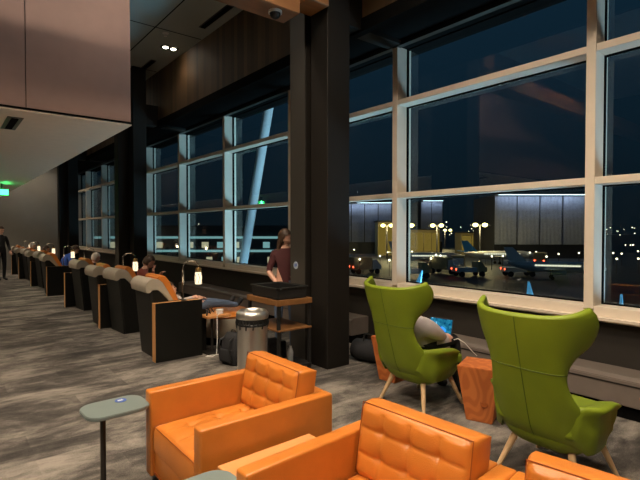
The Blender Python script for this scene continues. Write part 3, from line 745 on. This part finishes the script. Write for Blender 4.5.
# ------------------------------------------------------------------ people
def figure(name, label, J, mats, loc=(0, 0, 0), rz=0, head_dir=(1, 0, 0), hair='hair', hair_long=False, scale=1, fat=1, shoes=True):
    """J: joints; one skinned continuous body, coloured by the nearest bone"""
    me = bpy.data.meshes.new('tmp'); o = bpy.data.objects.new('tmp', me); C.objects.link(o)
    names = list(J)
    bones = [('pelvis', 'waist'), ('waist', 'chest'), ('chest', 'neck'), ('neck', 'head')]
    for s in 'LR':
        bones += [('chest', 'sh'+s), ('sh'+s, 'el'+s), ('el'+s, 'wr'+s), ('wr'+s, 'palm'+s), ('pelvis', 'hip'+s), ('hip'+s, 'kn'+s), ('kn'+s, 'an'+s), ('an'+s, 'toe'+s)]
    P = {k: Vector(v) for k, v in J.items()}
    for s in 'LR':
        if 'palm'+s not in P:
            d = (P['wr'+s]-P['el'+s]).normalized(); P['palm'+s] = P['wr'+s]+d*.07
    rad = {'pelvis': (.125, .11), 'waist': (.115, .095), 'chest': (.135, .105), 'neck': (.052, .055), 'head': (.055, .06)}
    for s in 'LR':
        rad.update({'sh'+s: (.062*fat, .062*fat), 'el'+s: (.043*fat, .043*fat), 'wr'+s: (.027, .030), 'palm'+s: (.022, .036), 'hip'+s: (.090, .090), 'kn'+s: (.060, .060), 'an'+s: (.042, .042), 'toe'+s: (.032, .040)})
    ks = list(P); idx = {k: i for i, k in enumerate(ks)}
    me.from_pydata([P[k] for k in ks], [(idx[a], idx[b_]) for a, b_ in bones], [])
    md = o.modifiers.new('s', 'SKIN'); md.use_smooth_shade = True
    for i, k in enumerate(ks):
        sv = me.skin_vertices[0].data[i]; sv.radius = rad[k]; sv.use_root = (k == 'pelvis')
    o.modifiers.new('u', 'SUBSURF').levels = 2
    dg = bpy.context.evaluated_depsgraph_get(); dg.update()
    ev = o.evaluated_get(dg); m2 = bpy.data.meshes.new_from_object(ev)
    b = B(); b.from_mesh(m2)
    bpy.data.objects.remove(o); bpy.data.meshes.remove(m2)
    seg = []
    for a, c in bones:
        if (a, c) in (('neck', 'head'),) or c.startswith('palm'): k_ = 0
        elif c[:2] in ('wr',): k_ = 1 if mats.get('sleeve', True) else 0
        elif c[:3] == 'toe': k_ = 3
        elif c[:2] in ('kn', 'an') or c[:3] == 'hip': k_ = 2
        else: k_ = 1
        seg.append((P[a], P[c], k_))
    for f in b.faces:
        c = f.calc_center_median(); best = 9; kk = 1
        for a, d, k_ in seg:
            ab = d-a; t_ = max(0, min(1, (c-a).dot(ab)/ab.length_squared)); q = (c-(a+ab*t_)).length
            if q < best: best = q; kk = k_
        f.material_index = kk; f.smooth = True
    # head: shaped skull with face
    hd = Vector(head_dir).normalized(); up = (P['head']-P['neck']).normalized(); side = up.cross(hd).normalized(); hd = side.cross(up)
    hc = P['head']+up*.065
    t_ = bmesh.new(); bmesh.ops.create_uvsphere(t_, u_segments=24, v_segments=18, radius=1)
    for v in t_.verts:
        x, y, z = v.co
        w = .074*(1-.22*max(0, -z)); dp = .094*(1-.10*max(0, -z)); h = .118
        nx, ny, nz = x*dp+(.008 if z < 0 and x > 0 else 0), y*w, z*h
        if x > .5 and abs(z+.12) < .28 and abs(y) < .22: nx += .018*(1-abs(y)/.22)*(1-abs(z+.12)/.28)   # nose
        if x > .6 and abs(z-.08) < .12 and .2 < abs(y) < .55: nx -= .006                                # sockets
        v.co = hc+hd*nx+side*ny+up*nz
    for f in t_.faces: f.smooth = True
    merge(b, t_)
    for s in (-1, 1):
        t_ = bmesh.new(); bmesh.ops.create_uvsphere(t_, u_segments=8, v_segments=6, radius=1)   # ears
        for v in t_.verts: v.co = hc+hd*(v.co.x*.018-.005)+side*(s*.074+v.co.y*.01)+up*(v.co.z*.03-.01)
        merge(b, t_)
        t_ = bmesh.new(); bmesh.ops.create_uvsphere(t_, u_segments=8, v_segments=6, radius=.009)
        for v in t_.verts: v.co = v.co+hc+hd*.083+side*(s*.03)+up*.008
        merge(b, t_, 4)
    t_ = bmesh.new(); bmesh.ops.create_uvsphere(t_, u_segments=8, v_segments=6, radius=1)
    for v in t_.verts: v.co = hc+hd*(.088+v.co.x*.006)+side*(v.co.y*.024)+up*(v.co.z*.007-.058)
    merge(b, t_, 5)
    # hands: fingers
    for s, sg in (('L', 1), ('R', -1)):
        d = (P['palm'+s]-P['wr'+s]).normalized(); nrm = Vector((0, 0, 1)) if abs(d.z) < .8 else Vector((1, 0, 0))
        w = d.cross(nrm).normalized(); cur = w.cross(d).normalized()
        if cur.z > 0 and abs(d.z) < .8: cur = -cur
        for k_, ln in enumerate((.062, .072, .068, .052)):
            o_ = (k_-1.5)*.019; p0 = P['palm'+s]+w*o_-d*.005
            tube(b, [p0, p0+d*ln*.45+cur*.008, p0+d*ln*.8+cur*.028, p0+d*ln*.95+cur*.045], [.0095, .009, .008, .006], 7)
        p0 = P['wr'+s]+d*.03+w*.025*sg
        tube(b, [p0, p0+d*.025+w*.022*sg+cur*.01, p0+d*.052+w*.026*sg+cur*.02], [.011, .010, .007], 7)
    M_ = mats
    bm_all = b
    r = obj(name, bm_all, ['skin', M_['top'], M_['legs'], M_.get('shoes', 'darkcloth'), 'eye', 'lip'], None, False, loc, (0, 0, rz))
    for p_ in r.data.polygons: p_.use_smooth = True
    r.scale = (scale,)*3
    tag(r, label, 'person')
    # hair cap
    hb = B(); t_ = bmesh.new(); bmesh.ops.create_uvsphere(t_, u_segments=28, v_segments=20, radius=1)
    for v in t_.verts:
        x, y, z = v.co
        low = -.55 if x < .15 else .35
        zz = max(z, low if x < .5 else .45)
        q = hc+hd*(x*.104-.006)+side*(y*.084)+up*(zz*.130+.004)
        v.co = q
    merge(hb, t_)
    if hair_long:
        rg = []
        for f, hw, th, bk in ((0, .070, .05, -.05), (.3, .080, .045, -.075), (.6, .085, .035, -.09), (.85, .075, .025, -.095), (1, .045, .012, -.09)):
            zc = .02-f*.36
            rg.append([hc+hd*(bk+th*math.cos(a))+side*(hw*math.sin(a))+up*zc for a in [2*PI*k_/20 for k_ in range(20)]])
        loft(hb, rg)
    obj('hair', hb, hair, r, True)
    return r, P

def stand(**k):
    J = dict(pelvis=(0, 0, .95), waist=(0, 0, 1.10), chest=(0, 0, 1.30), neck=(.0, 0, 1.46), head=(.015, 0, 1.53),
             shL=(0, .17, 1.38), shR=(0, -.17, 1.38), elL=(.02, .24, 1.10), elR=(.02, -.24, 1.10), wrL=(.16, .20, .93), wrR=(.16, -.20, .93),
             hipL=(0, .09, .90), hipR=(0, -.09, .90), knL=(.02, .10, .48), knR=(.02, -.10, .48), anL=(-.01, .10, .07), anR=(-.01, -.10, .07), toeL=(.14, .11, .033), toeR=(.14, -.11, .033))
    J.update(k); return J
def sit(zs=.46, **k):
    J = dict(pelvis=(0, 0, zs+.115), waist=(-.04, 0, zs+.27), chest=(-.06, 0, zs+.44), neck=(-.04, 0, zs+.60), head=(-.02, 0, zs+.67),
             shL=(-.06, .17, zs+.52), shR=(-.06, -.17, zs+.52), elL=(.06, .22, zs+.28), elR=(.06, -.22, zs+.28), wrL=(.28, .14, zs+.24), wrR=(.28, -.14, zs+.24),
             hipL=(.05, .09, zs+.10), hipR=(.05, -.09, zs+.10), knL=(.44, .11, zs+.06), knR=(.44, -.11, zs+.06), anL=(.46, .11, .07), anR=(.46, -.11, .07), toeL=(.60, .12, .033), toeR=(.60, -.12, .033))
    J.update(k); return J

# woman behind the cart, back turned towards the viewer
figure('person', 'long haired person in a maroon T-shirt standing behind the cart, half hidden', stand(elL=(.06, .25, 1.12), wrL=(.24, .10, .97), elR=(.04, -.235, 1.12), wrR=(.23, -.10, .97), shL=(0, .155, 1.37), shR=(0, -.155, 1.37)),
       {'top': 'maroon', 'legs': 'denim', 'sleeve': False}, (3.53, 5.08, 0), R(-125), head_dir=(.25, 1, -.1), hair_long=True, scale=.94)
# slumped in the farther green chair
figure('person', 'person in a pale grey sweatshirt slumped in the farther green chair holding a tablet',
       sit(.46, pelvis=(-.02, 0, .575), waist=(-.10, -.02, .66), chest=(-.14, -.05, .73), neck=(-.20, -.04, .82), head=(-.20, -.03, .87), shL=(-.17, .12, .77), shR=(-.12, -.18, .75), elL=(.0, .16, .60), elR=(.06, -.185, .655), wrL=(.24, .06, .63), wrR=(.235, -.115, .60), hipL=(.05, .09, .56), hipR=(.05, -.09, .56), knL=(.42, .10, .56), knR=(.42, -.10, .56)),
       {'top': 'greycloth', 'legs': 'darkcloth', 'shoes': 'darkcloth'}, (3.43, 2.79, 0), 0, scale=1, fat=1.55)
t = thing('tablet', 'tablet with a lit blue screen beside the farther green chair', 'tablet', (3.74, 2.77, .665), R(8))
t.rotation_euler = (0, R(14), R(8))
b = B(); bx(b, -.006, .010, -.125, .125, -.09, .09, .004, 2); obj('case', b, 'darkcloth', t)
b = B(); bx(b, -.0075, -.006, -.115, .115, -.08, .08); obj('screen', b, 'screen', t)
b = B(); tube(b, [(3.74, 2.62, .57), (3.70, 2.55, .60), (3.74, 2.50, .56), (3.80, 2.46, .48), (3.84, 2.44, .44)], .004, 6); tag(obj('cable', b, 'white', None, True), 'white cable curving down from the tablet beside the green chair', 'cable')
# row people
figure('person', 'person stretched out in the nearest lounge seat, only grey trousered legs showing', sit(.46, knL=(.42, .11, .59), knR=(.42, -.11, .59), anL=(.78, .12, .53), anR=(.78, -.10, .53), toeL=(.86, .12, .63), toeR=(.86, -.10, .63), pelvis=(0, 0, .565), waist=(-.05, 0, .60), chest=(-.10, 0, .66), neck=(-.15, 0, .72), head=(-.16, 0, .745), shL=(-.12, .17, .68), shR=(-.12, -.17, .68), elL=(.0, .20, .60), elR=(.0, -.20, .60), wrL=(.2, .1, .66), wrR=(.2, -.1, .66)),
       {'top': 'greycloth', 'legs': 'denim'}, (2.52, 6.06, 0), 0)
figure('person', 'person in a rust sweater in the second lounge seat, one hand raised', sit(.46, elR=(.08, -.26, .80), wrR=(.10, -.14, .98), elL=(.20, .2, .74), wrL=(.26, .06, .9), head=(.02, 0, 1.09), neck=(-.02, 0, 1.02)),
       {'top': 'rust', 'legs': 'darkcloth'}, (2.66, 7.88, 0), R(-10), scale=.93)
figure('person', 'white haired person seated low in the lounge row, just before the third lantern lamp', sit(.46), {'top': 'darkcloth', 'legs': 'darkcloth'}, (2.52, 10.50, 0), 0, hair='hairwhite', scale=.86)
figure('person', 'person in a bright blue jacket leaning forward in the lounge row', sit(.46, chest=(.08, 0, .86), neck=(.18, 0, 1.0), head=(.22, 0, 1.06), shL=(.08, .17, .95), shR=(.08, -.17, .95), elL=(.14, .24, .72), elR=(.14, -.24, .72)),
       {'top': 'bluecloth', 'legs': 'denim'}, (2.46, 13.38, 0), 0, hair='hair', scale=.98)
figure('person', 'person in a rust top seated far down the lounge row', sit(.46), {'top': 'rust', 'legs': 'darkcloth'}, (2.46, 15.93, 0), 0, hair='hair', scale=.86)
figure('person', 'pale haired person seated at the far end of the lounge row', sit(.46), {'top': 'greycloth', 'legs': 'darkcloth'}, (2.46, 18.53, 0), 0, hair='hairwhite', scale=.9)
figure('person', 'person in a dark vest standing in the aisle at the far left edge', stand(), {'top': 'darkcloth', 'legs': 'darkcloth'}, (1.50, 17.9, 0), R(-60), hair='hair', scale=1.0)
for x, y, lab in ((2.5, 12.60, 'white sneaker'),):
    pass

# ------------------------------------------------------------------ outside
GZ = -4.5
struct('ground', bx(B(), 5.3, 700, -400, 700, GZ-.3, GZ), 'asphalt')
b = B(); bx(b, 5.0, 5.3, -4, 23, .70, .775); bx(b, 5.05, 5.3, -4, 23, GZ, .70); struct('wall_outside', b, 'extwhite')
b = B()
# slanted exterior columns
for i, (ya, lab) in enumerate(((0, 'slanted white steel column outside the left window'), (9.6, 'slanted white steel column outside the far window'))):
    b = B(); tube(b, [(7, 14.0+ya, GZ), (7, 12.30+ya, .5), (7, 10.8+ya, 5.1), (7, 9.6+ya, 8.8)], .13, 20); o = obj('slanted_column', b, 'extwhite', None, True); tag(o, lab, 'column', 'slanted exterior columns')
# exterior cool wash lights (terminal facade lighting)
def area(loc, rot, e, sx, sy, col):
    l = bpy.data.lights.new('wash', 'AREA'); l.shape = 'RECTANGLE'; l.size = sx; l.size_y = sy; l.energy = e; l.color = col
    o = bpy.data.objects.new('facade_wash', l); C.objects.link(o); o.location = loc; o.rotation_euler = rot; return o
def aim(loc, tgt):
    d = Vector(tgt)-Vector(loc); return d.to_track_quat('-Z', 'Y').to_euler()
p_ = (8.5, -3, -1.0); area(p_, aim(p_, (4.9, 7, 2.2)), 420, 3, .5, (.55, .80, 1))
p_ = (9.0, 4.5, -1.0); area(p_, aim(p_, (4.9, 14, 2.2)), 520, 3, .5, (.45, .80, 1))

def oxy(u, d):       # place on the apron: direction by bearing tangent u, distance d
    a = (u-320)/470
    return Vector((d*(.629+.777*a), d*(.777-.629*a), GZ))
def zat(v, d): return 1.6-(v-230)/470*d

def ething(name, lab, cat, u, d, rz=None, group=None):
    p = oxy(u, d); return thing(name, lab, cat, p, R(-39)-0 if rz is None else rz, group)
# hangars standing in for panels taken as a reflected inside wall: local x along the facade, facade front at y=0
def hangar(lab, u0, u1, d, vtop, npan, extra=0):
    w = (u1-u0)/470*d; t = ething('hangar', lab, 'building', (u0+u1)/2, d, group='stand-in hangars across the apron'); H_ = zat(vtop, d)-GZ
    b = B(); bx(b, -w/2, w/2, .5, 14, 0, H_); obj('wall', b, 'extdark', t)
    pw = w/npan
    for k in range(npan):
        b = B(); x0 = -w/2+k*pw+.02*pw; x1 = x0+.94*pw
        bx(b, x0, x1, .15, .5, 3.0, H_-.3, .05, 1)
        for z in (H_*.45, H_*.6, H_*.75): bx(b, x0, x1, .08, .15, z, z+.12)
        obj('cladding_panel', b, 'hangar', t)
    b = B(); bx(b, -w/2, w/2, -1.6, .5, H_, H_+.3); obj('eave', b, 'extdark', t)
    b = B(); bx(b, -w/2+.3, w/2-.3, -1.3, -1.1, H_-.08, H_); obj('eave_light', b, 'cooltube', t)
    l = area((0, 0, 0), (0, 0, 0), 5.5*w*4.5, w*.95, .4, (.82, .86, 1)); l.parent = t; l.location = (0, -1.2, H_-.15); l.rotation_euler = (R(22), 0, 0)
    return t, w, H_
hangar('wide stand-in hangar for a reflected grey wall, lit from its eave, across the apron at right', 495, 586, 100, 195, 4)
hangar('narrow stand-in hangar for a reflected grey wall, with a yellow lit hall below, across the apron', 421, 443, 125, 201, 2)
tL, wL, hL = hangar('stand-in hangar for a reflected grey wall, behind the column edge, with a yellow lit hall', 338, 392, 120, 203, 4)
# yellow lit halls in front
for u0, u1, d, v0, v1, lab in ((408, 440, 118, 230, 247, 'low yellow lit hall below the narrow hangar'), (378, 394, 112, 222, 246, 'bright yellow lit hall at the left edge of the right window'), (462, 482, 115, 233, 246, 'small dull yellow shed left of the wide hangar')):
    w = (u1-u0)/470*d; t = ething('hall', lab, 'building', (u0+u1)/2, d, group='yellow lit apron halls'); h = zat(v0, d)-GZ
    b = B(); bx(b, -w/2, w/2, .3, 6, 0, h); obj('wall', b, 'vehicle', t)
    b = B(); n = max(2, int(w/1.8))
    for k in range(n): x0 = -w/2+w*k/n; bx(b, x0+.12, x0+w/n-.12, .24, .3, .8 if u0 != 378 else .4, h-.7)
    obj('lit_front', b, 'yellowlit', t)
    b = B(); bx(b, -w/2-.3, w/2+.3, -.6, 6.3, h, h+.3); obj('roof', b, 'extdark', t)
# long concourse seen through the left windows
t = thing('concourse', 'long low terminal concourse with pale lit window bands beyond the left windows', 'building', oxy(225, 62), R(-39))
b = B(); bx(b, -34, 12, 1, 10, 0, 6.4); obj('wall', b, 'extdark', t)
for z0, z1, y in ((4.95, 5.25, .8), (3.15, 3.45, .8)):
    b = B(); bx(b, -33, 11, y, 1.0, z0, z1); obj('lit_band', b, 'tealband', t)
for k in range(21):
    x0 = -32+k*2.05
    if k % 5 == 2: continue
    b = B(); bx(b, x0, x0+.9, .92, 1.0, 3.7, 4.5); obj('window', b, 'winrow' if k % 3 else 'tealband', t)
for k in range(21):
    x0 = -31.4+k*2.05
    if k % 4 == 1: continue
    b = B(); bx(b, x0, x0+.8, .92, 1.0, 1.7, 2.5); obj('window', b, 'tealband' if k % 2 else 'winrow', t)
b = B(); bx(b, -34.5, 12.5, -.5, 10.5, 6.4, 6.7); obj('roof', b, 'extdark', t)

# apron light masts
def mast(lab, u, d, v, n=2, e=900):
    t = ething('light_mast', lab, 'light mast', u, d, group='sodium light masts on the apron'); h = zat(v, d)-GZ
    b = B(); tube(b, [(0, 0, 0), (0, 0, h)], .15, 8); obj('pole', b, 'extdark', t)
    b = B(); bx(b, -n*.9, n*.9, -.1, .1, h, h+.15); obj('crossbar', b, 'extdark', t)
    for k in range(n):
        x = (k-(n-1)/2)*1.7
        b = B(); t_ = bmesh.new(); bmesh.ops.create_uvsphere(t_, u_segments=12, v_segments=8, radius=.5); merge(b, t_, 0, Matrix.Translation((x, -.1, h+.1)) @ Matrix.Diagonal((1, 1, .7, 1))); obj('lamp_head', b, 'sodium', t, True)
    l = bpy.data.lights.new('mast_light', 'POINT'); l.energy = e*2.2; l.color = (1, .68, .30); l.shadow_soft_size = .5
    q = bpy.data.objects.new('mast_light', l); C.objects.link(q); q.location = oxy(u, d-1.2)+Vector((0, 0, h-.6))
for a in (('twin sodium lamp mast just right of the window post', 407, 90, 226, 2), ('twin sodium lamp mast in front of the narrow hangar', 437, 95, 226, 2), ('brightest twin sodium lamp mast left of the wide hangar', 480, 85, 225.5, 2), ('small distant lamp mast between the two bright ones', 445, 150, 230.5, 3), ('sodium lamp mast seen at the far left of the right window', 387, 100, 226, 2)):
    mast(*a)

# aircraft
def aircraft(lab, u, d, rz, L_=16, tail='plane', s=1.0):
    t = thing('airplane', lab, 'airplane', oxy(u, d), rz)
    b = B(); r = .95*s
    prof = [(-L_/2, .1, .5), (-L_/2+1.5*s, .55*r, .25), (-L_/2+4*s, r, 0), (L_/2-3*s, r, 0), (L_/2-1.2*s, .75*r, -.05), (L_/2-.3*s, .35*r, -.15), (L_/2, .06, -.2)]
    loft(b, [[Vector((x, q*math.cos(2*PI*k/20), 2.2*s+dz*s+q*math.sin(2*PI*k/20))) for k in range(20)] for x, q, dz in prof]); obj('fuselage', b, 'plane', t, True)
    b = B(); loft(b, [[Vector((-L_/2+.3*s, -.08, 2.6*s)), Vector((-L_/2+3.4*s, -.08, 2.9*s)), Vector((-L_/2+3.4*s, .08, 2.9*s)), Vector((-L_/2+.3*s, .08, 2.6*s))], [Vector((-L_/2-.7*s, -.04, 5.6*s)), Vector((-L_/2+.8*s, -.04, 5.6*s)), Vector((-L_/2+.8*s, .04, 5.6*s)), Vector((-L_/2-.7*s, .04, 5.6*s))]]); obj('tail_fin', b, tail, t)
    for sg in (-1, 1):
        b = B(); loft(b, [[Vector((x, sg*.7*s, z)) for x, z in ((-1.6*s, 1.75*s), (1.6*s, 1.75*s), (1.6*s, 1.9*s), (-1.6*s, 1.95*s))], [Vector((x, sg*7.5*s, z)) for x, z in ((-2.6*s, 2.2*s), (-1.6*s, 2.2*s), (-1.6*s, 2.28*s), (-2.6*s, 2.28*s))]]); obj('wing', b, 'plane', t)
        b = B(); loft(b, [[Vector((x, sg*.3*s, z)) for x, z in ((-L_/2-.4*s, 3.0*s), (-L_/2+1.2*s, 3.0*s), (-L_/2+1.2*s, 3.1*s), (-L_/2-.4*s, 3.1*s))], [Vector((x, sg*2.6*s, z)) for x, z in ((-L_/2-.8*s, 3.1*s), (-L_/2, 3.1*s), (-L_/2, 3.16*s), (-L_/2-.8*s, 3.16*s))]]); obj('tailplane', b, tail, t)
        b = B(); tube(b, [(-.9*s, sg*2.4*s, 1.35*s), (1.4*s, sg*2.4*s, 1.35*s)], [.35*s, .45*s], 14); obj('engine', b, 'plane', t, True)
        b = B(); tube(b, [(-.6*s, sg*1.4*s, .3*s), (-.6*s, sg*1.4*s, 1.9*s)], .09*s, 6); tt = bmesh.new(); lathe(tt, [(0, -.15), (.32*s, -.15), (.32*s, .15), (0, .15)], 14); merge(b, tt, 0, Matrix.Translation((-.6*s, sg*1.4*s, .32*s)) @ Matrix.Rotation(R(90), 4, 'X')); obj('landing_gear', b, 'rubber', t)
    b = B(); tube(b, [(L_/2-2.5*s, 0, .3*s), (L_/2-2.5*s, 0, 1.6*s)], .08*s, 6); tt = bmesh.new(); lathe(tt, [(0, -.1), (.28*s, -.1), (.28*s, .1), (0, .1)], 14); merge(b, tt, 0, Matrix.Translation((L_/2-2.5*s, 0, .28*s)) @ Matrix.Rotation(R(90), 4, 'X')); obj('nose_gear', b, 'rubber', t)
    b = B()
    for k in range(16): bx(b, -L_/2+4.5*s+k*(L_-8.5*s)/16, -L_/2+4.7*s+k*(L_-8.5*s)/16+.12, -r-.03, r+.03, 2.35*s, 2.6*s)
    obj('window_row', b, 'winrowdim', t)
aircraft('white airliner parked nose right under the narrow hangar', 428, 78, R(-44), 12, s=.75)
aircraft('white airliner with a blue tail parked in front of the wide hangar', 500, 84, R(-36), 13, 'planeblue', .75)
aircraft('airliner parked far right with only its side catching light', 556, 58, R(-60), 11, s=.7)
# service vehicles
def vehicle(lab, u, d, rz, kind=0):
    t = thing('service_truck' if kind else 'baggage_tug', lab, 'vehicle', oxy(u, d), rz, 'apron service vehicles')
    b = B(); bx(b, -2.2, .6, -.95, .95, .6, 2.3 if kind else 1.2, .05, 1); obj('cargo_box', b, 'vehicle' if kind else 'extwhite', t)
    b = B(); prism(b, [(.7, .6), (.7, 1.95), (1.3, 1.95), (1.7, 1.3), (2.0, 1.2), (2.0, .6)], -.9, .9, 'Y', bev=.03); obj('cab', b, 'extwhite' if kind else 'vehicle', t)
    for x in (-1.5, 1.3):
        for y in (-.9, .9):
            b = B(); tt = bmesh.new(); lathe(tt, [(0, -.12), (.36, -.12), (.36, .12), (0, .12)], 16); merge(b, tt, 0, Matrix.Translation((x, y, .36)) @ Matrix.Rotation(R(90), 4, 'X')); obj('wheel', b, 'rubber', t)
    b = B(); bx(b, -2.25, -2.2, -.8, -.6, .9, 1.1); bx(b, -2.25, -2.2, .6, .8, .9, 1.1); obj('tail_lamp', b, 'redlamp', t)
for i, (u, d, a, k, lab) in enumerate(((458, 70, -150, 1, 'box truck with red tail lamps left of the airliner with the blue tail'), (470, 62, -30, 0, 'small tug near the brightest lamp mast'), (446, 66, -80, 1, 'box truck under the small distant lamp mast'), (520, 62, -40, 0, 'tug in front of the wide hangar, left side'), (541, 80, 20, 1, 'box truck in front of the wide hangar, right side'), (415, 60, -35, 0, 'tug nearest the window post'), (366, 66, -20, 1, 'box truck near the left edge of the right window'))):
    vehicle(lab, u, d, R(a), k)
# small bollard style apron lamps, countable but tiny
b0 = None
k = 0
for i in range(34):
    u, d = random.choice([(random.uniform(408, 480), random.uniform(60, 100)), (random.uniform(480, 580), random.uniform(70, 95)), (random.uniform(610, 640), random.uniform(60, 130)), (random.uniform(155, 290), random.uniform(40, 58)), (random.uniform(352, 392), random.uniform(55, 100))])
    if b0 is None:
        b = B(); tube(b, [(0, 0, 0), (0, 0, 2)], .05, 6); b0 = obj('lamp_post', b, 'extdark'); tag(b0, 'tiny lamp post among the scattered lights on the dark apron', 'lamp post', 'tiny apron lamp posts')
        b = B(); tt = bmesh.new(); bmesh.ops.create_uvsphere(tt, u_segments=8, v_segments=6, radius=.14); merge(b, tt, 0, Matrix.Translation((0, 0, 2.1))); obj('lamp_head', b, 'city', b0)
        o = b0
    else: o = dup(b0, (0, 0, 0))
    o.location = oxy(u, d)
# distant town lights near the horizon
b = B()
for i in range(240):
    u = random.uniform(60, 660); d = random.uniform(330, 420); p_ = oxy(u, d); z = random.uniform(-3.5, 4+6*random.random()**3)
    r_ = random.uniform(.10, .28)
    bx(b, p_.x-r_, p_.x+r_, p_.y-r_, p_.y+r_, z-r_, z+r_)
tag(obj('town_lights', b, 'city'), 'scattered tiny town lights near the dark horizon', 'lights', kind='stuff')

# made-up pale blue fins standing in for unclear blue marks at the sill
def fin(lab, x, y, z0, h, w, lean):
    b = B(); loft(b, [[Vector((-.03, -w/2, 0)), Vector((.03, -w/2, 0)), Vector((.03, w/2, 0)), Vector((-.03, w/2, 0))], [Vector((-.01, lean-.012, h)), Vector((.01, lean-.012, h)), Vector((.01, lean+.012, h)), Vector((-.01, lean+.012, h))]])
    o = obj('finlet', b, 'finlet', None, False, (x, y, z0)); tag(o, lab, 'finlet', 'stand-in pale blue fins beyond the sill')
    b = B(); tube(b, [(0, 0, GZ-z0), (0, 0, 0)], .03, 8); obj('stand', b, 'extdark', o)
fin('stand-in pale blue pointed winglet beyond the sill, left of the farther green chair top', 8, 6.58, .28, .45, .2, -.16)
fin('stand-in pale blue pointed winglet beyond the sill between the two green chairs', 8, 4.03, .30, .40, .17, .05)
fin('stand-in pale blue narrow winglet beyond the sill at the far right window', 8, 2.64, .30, .33, .07, .0)
# blue covered wing behind the left part of the right window
t = thing('covered_wing', 'blue covered wing low behind the left part of the right window', 'airplane part', (7.6, 7.6, -.1), R(10))
b = B(); loft(b, [[Vector((-.2, -.9, .25)), Vector((.5, -.9, .25)), Vector((.5, -.9, .40)), Vector((-.2, -.9, .40))], [Vector((-.2, .9, .25)), Vector((.5, .9, .25)), Vector((.5, .9, .55)), Vector((-.2, .9, .55))], [Vector((-.1, 1.1, .25)), Vector((.4, 1.1, .25)), Vector((.4, 1.1, .5)), Vector((-.1, 1.1, .5))]]); obj('cover', b, 'planeblue', t)
b = B(); tube(b, [(.15, 0, GZ+.1), (.15, 0, .25)], .06, 8); obj('stand', b, 'extdark', t)

# ------------------------------------------------------------------ world, camera
w = bpy.data.worlds.new('night'); S.world = w; w.use_nodes = True
nt = w.node_tree; bg = nt.nodes['Background']
tc = nt.nodes.new('ShaderNodeTexCoord'); sp = nt.nodes.new('ShaderNodeSeparateXYZ'); cr = nt.nodes.new('ShaderNodeValToRGB')
nt.links.new(tc.outputs['Generated'], sp.inputs[0]); nt.links.new(sp.outputs[2], cr.inputs[0]); nt.links.new(cr.outputs[0], bg.inputs[0])
e = cr.color_ramp.elements; e[0].position = 0; e[0].color = (.0035, .007, .010, 1); e[1].position = .5; e[1].color = (.006, .020, .036, 1)
bg.inputs[1].default_value = 1.0
cam = bpy.data.cameras.new('camera'); co = bpy.data.objects.new('camera', cam); C.objects.link(co)
cam.sensor_width = 36; cam.lens = 470/640*36; cam.clip_end = 2000; cam.clip_start = .02
co.location = (0, 0, 1.6); co.rotation_euler = (R(90)-math.atan(10/470), 0, R(-39)); S.camera = co
S.view_settings.view_transform = 'Standard'; S.view_settings.look = 'None'; S.view_settings.gamma = 1; S.view_settings.exposure = .16
S.view_settings.use_curve_mapping = False
